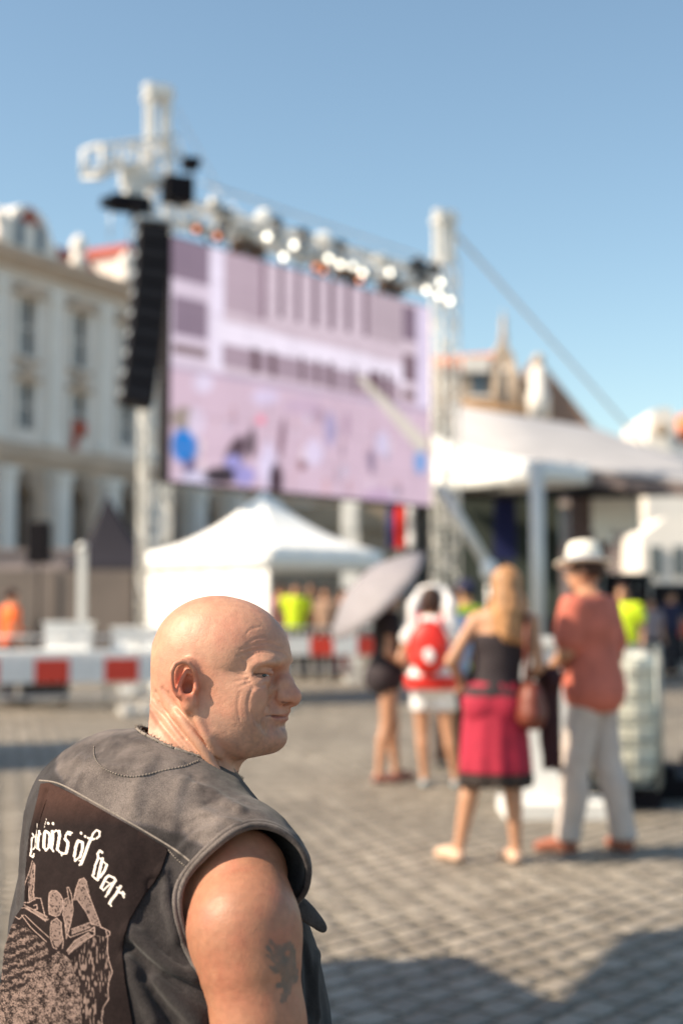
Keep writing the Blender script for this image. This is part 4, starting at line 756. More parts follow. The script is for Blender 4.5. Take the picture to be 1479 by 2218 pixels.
def skin_col(v):
    q = Hl(v); c = np.tile(np.array([.505, .265, .175]), (len(v), 1)); n1 = vnoise(v, 28, 3)[:, None]; n2 = vnoise(v+5, 90, 3)[:, None]
    c = c*(1+.10*n1+.09*n2)*np.array([1, 1-0, 1]); c[:, 1] *= 1-.20*np.clip(vnoise(v, 42, 3)+.1, 0, 1); c[:, 2] *= 1-.18*np.clip(vnoise(v, 42, 3)+.1, 0, 1)
    def blob(cen, r, col, a=1.0):
        d = np.linalg.norm(v-cen, axis=1)/r; w_ = (np.clip(1-d, 0, 1)**.8*a)[:, None]; return c*(1-w_)+np.array(col)*w_
    red = (.50, .19, .125)
    c = blob(H(635, 1510, 0), .030, red, .65); c = blob(H(606, 1514, .014), .018, red, .5); c = blob(H(530, 1520, .055), .04, (.55, .25, .17), .5)
    c = blob(HC+HF*.10+HZ*.09, .09, (.50, .25, .17), .5)
    c = blob(EYES[0]+HF*.008, .022, (.40, .17, .12), .55); c = blob(EYES[1]+HF*.008, .022, (.40, .17, .12), .55)
    c = blob(EARB[0]+EARB[3]*0, .045, (.55, .16, .09), .75); c = blob(EARB[0]+EARB[1]*-.004, .026, (.56, .10, .05), .65)  # ear red from sun shining through it, painted into the tint
    # stubble
    st = np.clip((H(600, 1528, 0)[2]-v[:, 2])/.018, 0, 1)*np.clip((q[:, 0]-.0)/.05, 0, 1)*np.clip((v[:, 2]-H(560, 1665, 0)[2])/.02, 0, 1)
    st = (st*(.55+.45*vnoise(v, 260, 2)))[:, None]; c = c*(1-.62*st)+np.array([.20, .13, .11])*.62*st
    # lips
    lipu = [(624, 1549, 0), (612, 1548.5, .010), (598, 1551, .020), (585, 1552, .028)]; lipl = [(620, 1560, 0), (609, 1559, .010), (597, 1557, .020), (585, 1553, .028)]
    for L_, rad in ((lipu, .0040), (lipl, .0048)):
        pts = [H(*a) for a in L_]; pts2 = [HC+Hl(p)[0]*HF-Hl(p)[1]*HS+Hl(p)[2]*HZ for p in pts]
        d = np.minimum(f_chain(pts, [rad, rad, rad*.8, rad*.4])[0](v), f_chain(pts2, [rad, rad, rad*.8, rad*.4])[0](v))
        w_ = np.clip(-d/.0015+.4, 0, 1)[:, None]*.5; c = c*(1-w_)+np.array([.42, .13, .10])*w_
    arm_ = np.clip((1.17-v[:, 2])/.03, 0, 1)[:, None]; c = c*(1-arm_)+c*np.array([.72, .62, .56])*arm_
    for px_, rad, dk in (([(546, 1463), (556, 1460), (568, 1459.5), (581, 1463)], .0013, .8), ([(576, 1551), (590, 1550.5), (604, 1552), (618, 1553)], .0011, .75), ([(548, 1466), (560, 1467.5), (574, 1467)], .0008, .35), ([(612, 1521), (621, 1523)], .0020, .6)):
        lp, _ = on_skin(SK, px_); d = f_chain(list(lp), rad)[0](v); w_ = np.clip(-d/.0012+.5, 0, 1)[:, None]*dk; c = c*(1-w_)+np.array([.07, .03, .022])*w_  # lash lines, plus shade of the mouth slit and nostril painted dark
    # brows: sparse fair hair
    for sg in (1,):
        d = f_chain([H(*a) for a in ((550, 1436, .050), (575, 1427, .044), (604, 1432, .030))], [.003, .005, .004])[0](v)
        w_ = (np.clip(-d/.003+.6, 0, 1)*np.clip(.4+vnoise(v, 400, 2), 0, 1))[:, None]*.5; c = c*(1-w_)+np.array([.36, .20, .12])*w_
    # tattoo on the upper arm: a ragged faded blue-green drawing
    m = np.nonzero((v[:, 2] < 1.2) & (v[:, 1] < 1.95) & (v[:, 0] > -.2))[0]
    if len(m):
        d = v[m]-CAM; yy = d[:, 1]*_c+d[:, 2]*_s; zz = -d[:, 1]*_s+d[:, 2]*_c; px = 739.5+FPX*d[:, 0]/yy; py = 1109-FPX*zz/yy
        TAT = [((592, 2075), (612, 2062), 9), ((600, 2052), (610, 2085), 7), ((588, 2040), (604, 2060), 5), ((612, 2060), (630, 2050), 9), ((604, 2095), (625, 2080), 13), ((596, 2100), (583, 2092), 4),
               ((618, 2100), (622, 2130), 15), ((628, 2095), (636, 2120), 9), ((612, 2125), (606, 2140), 7), ((622, 2140), (616, 2160), 8), ((615, 2160), (612, 2168), 4), ((636, 2060), (638, 2100), 7), ((580, 2052), (592, 2066), 4), ((578, 2070), (594, 2078), 4)]
        best = np.full(len(m), 1e9)
        for (ax_, ay), (bx_, by), r_ in TAT:
            t = np.clip(((px-ax_)*(bx_-ax_)+(py-ay)*(by-ay))/((bx_-ax_)**2+(by-ay)**2), 0, 1)
            best = np.minimum(best, np.hypot(px-ax_-t*(bx_-ax_), py-ay-t*(by-ay))-r_)
        nz = vnoise(v[m], 150, 2); w_ = np.clip(-(best+nz*7)/3+.4, 0, 1)*np.clip(.85+.4*vnoise(v[m], 90, 2), .2, 1)*.86
        c[m] = c[m]*(1-w_[:, None])+np.array([.085, .085, .075])*w_[:, None]
    return c
def skin_material():
    m = mat('skin', attr='tint', rough=.42, noise=.10, scale=110, spec=.42, sss=.08)
    n = m.node_tree; b = n.nodes['Principled BSDF']; L = n.links.new; b.inputs['Subsurface Scale'].default_value = .007
    tc = n.nodes.new('ShaderNodeTexCoord')
    v = n.nodes.new('ShaderNodeTexVoronoi'); v.inputs['Scale'].default_value = 420; L(tc.outputs['Object'], v.inputs['Vector'])
    z = n.nodes.new('ShaderNodeTexNoise'); z.inputs['Scale'].default_value = 120; z.inputs['Detail'].default_value = 7; z.inputs['Roughness'].default_value = .62; L(tc.outputs['Object'], z.inputs['Vector'])
    ad = n.nodes.new('ShaderNodeMath'); ad.operation = 'MULTIPLY_ADD'; ad.inputs[1].default_value = .25; L(v.outputs['Distance'], ad.inputs[0]); L(z.outputs[0], ad.inputs[2])
    bm = n.nodes.new('ShaderNodeBump'); bm.inputs['Distance'].default_value = .0008; bm.inputs['Strength'].default_value = .8; L(ad.outputs[0], bm.inputs['Height']); L(bm.outputs[0], b.inputs['Normal'])
    rr = n.nodes.new('ShaderNodeMapRange'); rr.inputs[3].default_value = .36; rr.inputs[4].default_value = .66; L(z.outputs[0], rr.inputs[0]); L(rr.outputs[0], b.inputs['Roughness'])
    return m
M_SKIN = skin_material()
# ------------------------------------------------------------------ the denim vest
VN = SDF()                                                 # smooth outside of the vest, before folds
for o in T.ops: VN.ops.append(o)
VN.cap([SHN-TR*.02, SHN+TR*.02+V3(0, 0, -.01)], [.050, .044], .04)      # the cap over the near shoulder
VN.cap([SHF, SHF-TR*.02+V3(0, 0, -.01)], [.050, .044], .04)
VOFF = .016
# folds: (pixels, height in m, width in m); negative = valley
FOLDS = [([(300, 2000), (330, 1960), (352, 1905)], -.005, .009), ([(430, 1700), (475, 1725), (520, 1752)], .006, .010), ([(452, 1740), (500, 1760), (545, 1778)], -.006, .008), ([(440, 1760), (480, 1772), (520, 1786)], .005, .009),
         ([(400, 1795), (440, 1772), (490, 1765)], -.004, .010), ([(386, 1850), (420, 1812), (470, 1792)], .004, .010),
         ([(285, 2020), (320, 2058), (365, 2095), (420, 2120)], .011, .013), ([(285, 2055), (330, 2092), (380, 2125), (430, 2150)], -.010, .012), ([(320, 2000), (355, 2050), (400, 2085)], -.007, .010),
         ([(355, 1890), (362, 1950), (385, 2030)], .008, .011), ([(385, 1905), (392, 1970), (400, 2020)], -.007, .010), ([(330, 1915), (335, 1965), (352, 2020)], -.006, .010),
         ([(280, 2080), (305, 2140), (335, 2210)], .009, .014), ([(340, 2120), (385, 2170), (430, 2215)], .008, .015), ([(310, 2120), (350, 2180), (380, 2218)], -.008, .014),
         ([(170, 1640), (240, 1665), (310, 1672)], .003, .012), ([(420, 1680), (450, 1712), (500, 1740)], -.004, .008), ([(300, 1605), (345, 1625), (395, 1650)], .003, .008),
         ([(660, 2050), (668, 2110), (672, 2190)], -.006, .010), ([(690, 2050), (683, 2110), (690, 2200)], .005, .009), ([(100, 1720), (75, 1830), (60, 1960)], -.007, .008), ([(60, 1760), (48, 1850), (42, 1950)], .004, .010),
         ([(395, 1690), (380, 1740), (372, 1800)], .003, .012), ([(330, 1640), (300, 1700), (290, 1760)], .0025, .014), ([(200, 1640), (180, 1680)], .003, .012)]
FP = []
for pts, hgt, wd in FOLDS:
    p, _ = on_skin(lambda q: VN(q)-VOFF, pts, 5); hgt = hgt; FP.append((f_chain(list(p), 0.0), hgt*1.5, wd*.66))
def vest_out(p, fine=True):
    d = VN(p)-VOFF; m = np.nonzero(np.abs(d) < .05)[0]
    if len(m) and fine:
        q = p[m]; e = vnoise(q, 14, 2)*.0035+vnoise(q*np.array([1, 1, .5])+3, 40, 2)*.0021
        for (f, c, r), hgt, wd in FP:
            b = np.linalg.norm(q-c, axis=1) < r+wd*3; 
            if b.any(): e[b] += hgt*np.exp(-(f(q[b])/wd)**2)
        ho = np.minimum(np.minimum(hole(q, AHC, AX, AU, AW), hole(q, AHC2, AX2, AU2, AW2)), neckhole(q)); d[m] -= np.maximum(e, -(.0012+.0065*np.clip((ho-.015)/.03, 0, 1)))
    return d
# arm hole: elliptical tunnel along the shoulder axis
AHC = P(548, 1985, 1.83); AX = nrm(TR*.93-TF*.05+V3(0, 0, .10)); AU = nrm(V3(0, 0, 1)-AX*AX[2]+TF*.02); AU = nrm(AU-(AU@AX)*AX); AW = np.cross(AU, AX)
AHR = (.074, .112)
AHC2 = AHC-TR*.50; AX2 = nrm(-TR*.95+V3(0, 0, .1)); AU2 = nrm(V3(0, 0, 1)-AX2*AX2[2]); AW2 = np.cross(AU2, AX2)
def hole(p, c, ax, au, aw):
    q = p-c; x = q@aw/AHR[0]; y = q@au/AHR[1]; z = q@ax; r = np.hypot(x, y)
    return np.maximum((r-1)*AHR[0], -z-.12)
NAX = nrm(NK0-NK1); NCc = P(408, 1640, 2.06)
def neckhole(p):
    q = p-NCc; z = q@NAX; return np.maximum(np.linalg.norm(q-z[:, None]*NAX, axis=1)-.0835, -z-.08)
def vest_f(p):
    o = vest_out(p); ho = np.minimum(np.minimum(hole(p, AHC, AX, AU, AW), hole(p, AHC2, AX2, AU2, AW2)), neckhole(p)); d = np.maximum(o, -(VN(p)-VOFF+.008+.007*np.clip((ho-.012)/.03, 0, 1)))
    d = np.maximum(d, -ho); return np.maximum(d, .62-p[:, 2])
# ---- raster of the back patch, in photograph pixels
PX0, PY0, RS = 0, 1670, 2
PW, PH = 400*RS, 560*RS
yy, xx = np.mgrid[0:PH, 0:PW]; XP = xx/RS+PX0; YP = yy/RS+PY0
def seg_d(pts, close=False):
    pts = list(pts)+([pts[0]] if close else []); best = np.full(XP.shape, 1e9)
    for (ax_, ay), (bx_, by) in zip(pts[:-1], pts[1:]):
        x0 = int(max(0, (min(ax_, bx_)-14-PX0)*RS)); x1 = int(min(PW, (max(ax_, bx_)+14-PX0)*RS)); y0 = int(max(0, (min(ay, by)-14-PY0)*RS)); y1 = int(min(PH, (max(ay, by)+14-PY0)*RS))
        if x1 <= x0 or y1 <= y0: continue
        X = XP[y0:y1, x0:x1]; Y = YP[y0:y1, x0:x1]; L2 = (bx_-ax_)**2+(by-ay)**2+1e-9; t = np.clip(((X-ax_)*(bx_-ax_)+(Y-ay)*(by-ay))/L2, 0, 1)
        best[y0:y1, x0:x1] = np.minimum(best[y0:y1, x0:x1], np.hypot(X-ax_-t*(bx_-ax_), Y-ay-t*(by-ay)))
    return best
def inside(poly, X, Y):
    r = np.zeros(X.shape, bool); n = len(poly)
    for i in range(n):
        x0, y0 = poly[i]; x1, y1 = poly[(i+1) % n]
        if y0 == y1: continue
        r ^= ((y0 > Y) != (y1 > Y)) & (X < (x1-x0)*(Y-y0)/(y1-y0)+x0)
    return r
Z = lambda x, y: (20+x*.2434, 1680+y*.2434)                # from the enlarged view of the patch
LET = np.zeros(XP.shape); ART = np.zeros(XP.shape)
def pen(pts, wd, soft=.5, tgt=None):
    global LET
    d = seg_d([Z(*p) for p in pts]); LET = np.maximum(LET, np.clip((wd-d)/soft+.5, 0, 1))
def lines(pts, wd, a=1.0, close=False):
    global ART
    d = seg_d([Z(*p) for p in pts], close); ART = np.maximum(ART, np.clip((wd-d)/.5+.5, 0, 1)*a)
def fillp(pts, a):
    global ART
    ART = np.maximum(ART, inside([Z(*p) for p in pts], XP, YP)*a)
W1, W2_ = 3.0, 1.15
for pts, wd in [
    ([(268, 430), (262, 500), (258, 560)], .5), ([(350, 390), (330, 470)], .4),
    ([(226, 520), (240, 545), (222, 560), (214, 680)], 1.5), ([(240, 545), (262, 560)], 1), ([(258, 530), (252, 640), (232, 660)], 1.5), ([(214, 680), (206, 715), (232, 730), (240, 700)], 1.7),
    ([(285, 500), (282, 530), (272, 650)], W1-.4), ([(272, 640), (290, 668)], 1.7), ([(285, 500), (300, 525)], 1.5),
    ([(342, 500), (332, 520), (328, 640)], W1), ([(344, 498), (375, 520), (382, 545), (372, 640)], W1-.3), ([(328, 640), (345, 672), (372, 640)], 1.9), ([(365, 428), (368, 432)], 2.4), ([(408, 430), (410, 436)], 2.4),
    ([(402, 500), (408, 540), (396, 650)], W1), ([(396, 650), (412, 680)], 1.7), ([(404, 520), (436, 492), (462, 510)], 1.6), ([(462, 500), (466, 540), (446, 660)], W1), ([(446, 655), (466, 685)], 1.8),
    ([(572, 515), (540, 505), (518, 540), (515, 575)], 2.0), ([(515, 570), (540, 600), (535, 650), (525, 690)], W1), ([(525, 695), (500, 700), (478, 690)], 2.2), ([(478, 690), (484, 716)], 1.2), ([(530, 520), (560, 530)], 2.2),
    ([(625, 590), (608, 640), (596, 720)], W1), ([(630, 585), (668, 600), (668, 650), (646, 730)], W1-.3), ([(596, 720), (602, 765), (646, 725)], 1.7), ([(654, 515), (656, 520)], 2.4), ([(690, 545), (692, 550)], 2.2),
    ([(745, 560), (718, 620), (690, 700), (655, 790)], W1), ([(655, 780), (640, 800)], 1.6), ([(745, 565), (760, 520), (790, 492), (818, 505), (815, 545), (790, 565)], 1.9), ([(715, 560), (745, 575), (770, 570)], 1.9), ([(640, 760), (668, 772)], 1.4),
    ([(840, 690), (820, 672), (800, 700), (805, 740), (780, 800), (765, 880)], W1-.6), ([(765, 870), (752, 895), (790, 930)], 1.7), ([(842, 745), (832, 790), (800, 930)], W1), ([(805, 740), (842, 750)], 1.5), ([(880, 800), (862, 850), (842, 880), (822, 905)], W1-.4), ([(842, 760), (880, 800)], 1.4), ([(800, 930), (825, 905)], 1.5),
    ([(898, 895), (872, 915), (850, 960), (830, 1000)], W1-.3), ([(900, 895), (945, 915), (960, 940)], 2.1), ([(955, 935), (925, 985), (890, 1050)], W1), ([(830, 1000), (850, 1025), (885, 990), (920, 960)], 1.6), ([(890, 1050), (870, 1080)], 1.8), ([(865, 940), (900, 960)], 1.2),
    ([(968, 1000), (1000, 1005)], 1.8), ([(1000, 990), (960, 1060), (920, 1110), (905, 1140)], W1), ([(905, 1140), (920, 1165)], 1.5), ([(985, 1040), (1015, 1050), (1030, 1085)], 2.1), ([(1020, 1040), (1032, 1060)], 2.4)]:
    pen(pts, wd)
# the printed drawing under the words: a skeleton with raised arms over a spiked mound
fillp([(215, 765), (235, 755), (250, 800), (248, 920), (240, 1120), (200, 1130), (190, 940), (160, 1000), (100, 1180), (70, 1240), (130, 1060), (180, 880)], .0)
for q, wd in [([(225, 760), (200, 850), (130, 1050), (65, 1250)], .7), ([(225, 760), (248, 800), (246, 920), (236, 1040), (245, 1110)], .7), ([(190, 950), (200, 1130)], .7), ([(130, 1135), (200, 1130), (250, 1100)], .9),
              ([(125, 1130), (110, 1180), (160, 1180), (345, 1290), (370, 1280)], .8), ([(150, 1150), (360, 1260)], .7), ([(160, 1170), (345, 1300)], .7), ([(130, 1240), (210, 1350), (350, 1480)], .8), ([(160, 1240), (240, 1320), (370, 1440)], .7),
              ([(250, 1090), (300, 1095), (320, 1180), (340, 1260)], .8), ([(235, 1160), (265, 1150), (270, 1190), (245, 1195)], .9), ([(65, 1250), (110, 1280), (150, 1240)], .8),
              ([(375, 1050), (400, 1025), (440, 1030), (475, 1065), (495, 1110), (490, 1180), (465, 1240), (430, 1255), (375, 1235), (370, 1140), (375, 1050)], .9),
              ([(495, 1250), (500, 1150), (515, 1100), (545, 1090), (530, 1000), (545, 995), (570, 1060), (575, 1100)], .8), ([(575, 1090), (585, 1200), (560, 1330), (530, 1440)], .8), ([(500, 1250), (515, 1330), (525, 1450)], .8),
              ([(590, 1110), (610, 1010), (640, 930), (680, 915), (705, 950), (690, 985), (660, 985)], .9), ([(690, 985), (760, 1160), (830, 1350), (905, 1390)], .9), ([(625, 1110), (700, 1220), (750, 1330)], .8), ([(905, 1390), (910, 1420), (870, 1440)], .8),
              ([(820, 1350), (870, 1370), (890, 1450), (885, 1560), (900, 1650), (930, 1750), (900, 1830), (890, 1900), (895, 1990), (850, 2060), (835, 2150), (840, 2218)], .9),
              ([(570, 1370), (730, 1310), (770, 1330)], .8), ([(575, 1410), (740, 1350)], .7), ([(540, 1420), (560, 1440), (720, 1380), (770, 1390)], .8), ([(530, 1560), (600, 1470), (720, 1400)], .9), ([(545, 1590), (640, 1490), (760, 1430)], .8), ([(730, 1380), (770, 1350), (775, 1420), (740, 1430)], 1.1),
              ([(385, 1350), (395, 1300), (440, 1270), (480, 1310), (485, 1400)], .8), ([(385, 1350), (385, 1450), (410, 1530), (440, 1545)], .8), ([(485, 1400), (500, 1480), (490, 1540)], .8)]:
    lines(q, wd, .95)
SKF = [[(375, 1050), (400, 1025), (440, 1030), (475, 1065), (495, 1110), (490, 1180), (465, 1240), (430, 1255), (375, 1235), (370, 1140)], [(395, 1300), (440, 1270), (480, 1310), (490, 1480), (440, 1540), (390, 1450)],
       [(590, 1110), (610, 1010), (640, 930), (680, 915), (705, 950), (760, 1160), (830, 1350), (750, 1330), (700, 1220), (625, 1110)], [(500, 1150), (545, 1090), (585, 1150), (560, 1330), (530, 1440), (510, 1320)],
       [(190, 880), (225, 770), (248, 810), (245, 940), (236, 1110), (205, 1120)], [(570, 1370), (730, 1310), (740, 1350), (575, 1410)], [(150, 1150), (360, 1260), (345, 1300), (160, 1180)], [(545, 1590), (530, 1560), (600, 1470), (720, 1400), (760, 1430)]]
pr = np.stack([XP.ravel(), YP.ravel(), np.zeros(XP.size)], 1)
n_a = vnoise(pr, .33, 3).reshape(XP.shape); n_b = vnoise(pr*np.array([1, .28, 1]), .30, 2).reshape(XP.shape); n_c = vnoise(pr*np.array([.5, .5, 1])+31, .22, 3).reshape(XP.shape)
for q in SKF: ART = np.maximum(ART, inside([Z(*p) for p in q], XP, YP)*np.where(n_a > -.25, .52, .06))
mound = inside([Z(*p) for p in [(380, 1620), (460, 1560), (560, 1640), (640, 1900), (660, 2218), (-90, 2218), (-90, 2000), (150, 1880)]], XP, YP)
n_f = vnoise(pr+7, .75, 2).reshape(XP.shape); ART = np.maximum(ART, mound*np.clip(.22+n_c*.9+n_f*1.5+n_a*.5, 0, .66))
lw = inside([Z(*p) for p in [(40, 1320), (150, 1330), (350, 1500), (380, 1620), (150, 1880), (-90, 2000), (-90, 1500)]], XP, YP)
dirn = np.sin((XP*.35+YP*1.0)*.30+n_c*3.5); ART = np.maximum(ART, lw*np.clip(dirn*.45+n_a*.5+n_f*.9, 0, .62))
rw = inside([Z(*p) for p in [(560, 1600), (780, 1420), (860, 1440), (880, 1600), (915, 1750), (885, 1900), (880, 2000), (830, 2218), (660, 2218), (640, 1900)]], XP, YP)
ART = np.maximum(ART, rw*np.clip(n_b*1.9-.30, 0, .55))
base = np.array([.014, .0085, .0085]); cA = np.array([.33, .235, .205]); cL = np.array([.74, .66, .60])
edge_w = np.clip(n_c*.5+.5, 0, 1)[..., None]
RAST = base*(.75+.5*edge_w)+np.array([.036, .016, .011])*np.clip((1790-YP)/60+.5*(XP > 300), 0, 1)[..., None]
RAST = RAST*(1-ART[..., None])+cA*ART[..., None]; RAST = RAST*(1-LET[..., None])+cL*LET[..., None]
PATCH = [(92, 1698), (112, 1697), (150, 1715), (200, 1742), (260, 1776), (310, 1805), (363, 1838), (366, 1846), (350, 1890), (335, 1915), (318, 1935), (300, 1965), (283, 1995), (272, 2030), (268, 2070), (275, 2130), (290, 2218), (296, 2240), (-30, 2240), (-30, 2180), (0, 2120), (12, 2060), (28, 2010), (38, 1985), (56, 1960), (60, 1880), (68, 1800), (84, 1735)]
def make_patch(parent, mats):
    st = 1.25; gx = np.arange(-30, 372, st); gy = np.arange(1690, 2240, st); X, Y = np.meshgrid(gx, gy); m = inside(PATCH, X, Y)
    p, ok = trace(lambda q: vest_out(q), X.ravel(), Y.ravel(), 1.5, 2.6, n=50); ok = ok & m.ravel()
    # drop places where the traced surface bends away from the lens
    p = p.reshape(*X.shape, 3); g = grad(VN, p.reshape(-1, 3), .004).reshape(p.shape); p2 = p+g*.0022
    ok = ok.reshape(X.shape); idx = -np.ones(X.shape, int); idx[ok] = np.arange(ok.sum())
    q = np.stack([idx[:-1, :-1], idx[1:, :-1], idx[1:, 1:], idx[:-1, 1:]], -1).reshape(-1, 4); q = q[(q >= 0).all(1)]
    P4 = p2[ok][q]; ln = np.linalg.norm(P4[:, 0]-P4[:, 2], axis=1); q = q[ln < .012]
    me = mesh_np('back_patch', p2[ok], q)
    ix = np.clip(((X[ok]-PX0)*RS).astype(int), 0, PW-1); iy = np.clip(((Y[ok]-PY0)*RS).astype(int), 0, PH-1); set_col(me, 'tint', RAST[iy, ix])
    o = link('back_patch', me, mats, parent, smooth=True); sm = o.modifiers.new('cloth', 'SOLIDIFY'); sm.thickness = .0016; sm.offset = 0
    return o
def denim(name, c1, c2, dark=1):
    m = bpy.data.materials.new(name); m.use_nodes = True; n = m.node_tree; b = n.nodes['Principled BSDF']; L = n.links.new
    b.inputs['Roughness'].default_value = .88; b.inputs['Specular IOR Level'].default_value = .2; b.inputs['Sheen Weight'].default_value = .15
    tc = n.nodes.new('ShaderNodeTexCoord'); nz = n.nodes.new('ShaderNodeTexNoise'); nz.inputs['Scale'].default_value = 9; nz.inputs['Detail'].default_value = 8; nz.inputs['Roughness'].default_value = .65
    L(tc.outputs['Object'], nz.inputs['Vector'])
    cr = n.nodes.new('ShaderNodeValToRGB'); cr.color_ramp.elements[0].position = .38; cr.color_ramp.elements[1].position = .62; cr.color_ramp.elements[0].color = (*c1, 1); cr.color_ramp.elements[1].color = (*c2, 1)
    L(nz.outputs[0], cr.inputs[0])
    mp = n.nodes.new('ShaderNodeMapping'); mp.inputs['Scale'].default_value = (900, 900, 220); L(tc.outputs['Object'], mp.inputs['Vector'])
    w1 = n.nodes.new('ShaderNodeTexNoise'); w1.inputs['Scale'].default_value = 1; w1.inputs['Detail'].default_value = 3; L(mp.outputs[0], w1.inputs['Vector'])
    mr = n.nodes.new('ShaderNodeMapRange'); mr.inputs[1].default_value = .3; mr.inputs[2].default_value = .7; mr.inputs[3].default_value = .60; mr.inputs[4].default_value = 1.42; L(w1.outputs[0], mr.inputs[0])
    at = n.nodes.new('ShaderNodeAttribute'); at.attribute_name = 'tint'
    mu = n.nodes.new('ShaderNodeMix'); mu.data_type = 'RGBA'; mu.blend_type = 'MULTIPLY'; mu.inputs[0].default_value = 1; L(cr.outputs[0], mu.inputs[6]); L(at.outputs['Color'], mu.inputs[7])
    sc = n.nodes.new('ShaderNodeVectorMath'); sc.operation = 'SCALE'; L(mu.outputs[2], sc.inputs[0]); L(mr.outputs[0], sc.inputs['Scale']); L(sc.outputs[0], b.inputs['Base Color'])
    bm = n.nodes.new('ShaderNodeBump'); bm.inputs['Distance'].default_value = .0008; L(w1.outputs[0], bm.inputs['Height']); L(bm.outputs[0], b.inputs['Normal'])
    return m
M_DEN = denim('faded_denim', (.036, .029, .029), (.142, .118, .109)); M_PATCH = mat('patch_cloth', attr='tint', rough=.9, noise=.2, scale=300, spec=.15, bump=.0006, bscale=900)
M_THR = mat('thread', (.22, .185, .16), .9, noise=.3, scale=300); M_DARK = mat('worn_black_cloth', (.030, .030, .040), .9, noise=.35, scale=40, bump=.001, bscale=300)
def vest_col(v):
    """worn yoke paler, side panels and front darker"""
    d = v-CAM; y_ = d[:, 1]*_c+d[:, 2]*_s; z_ = -d[:, 1]*_s+d[:, 2]*_c; px = 739.5+FPX*d[:, 0]/y_; py = 1109-FPX*z_/y_
    # the yoke seam as a plane across the back
    a, b_, c_ = [trace(lambda q: VN(q)-VOFF, *pp)[0][0] for pp in ((100, 1696), (240, 1765), (363, 1838))]
    n = nrm(np.cross(c_-a, TF+V3(0, 0, .2))); n = n if n[2] > 0 else -n; s = (v-b_)@n
    t = np.clip(s/.004, -1, 1)*.5+.5; c = (1.18*t+.36*(1-t))[:, None]*np.ones((1, 3)); c = c*np.where(t[:, None] > .5, V3(1, .99, .98), V3(.95, .97, 1.06))
    front = np.clip(((v-AHC)@TF-.04)/.02, 0, 1)[:, None]; c = c*(1-.50*front)
    e = 1+.3*np.clip(-np.abs(s)/.004+1, 0, 1)[:, None]; return c*e
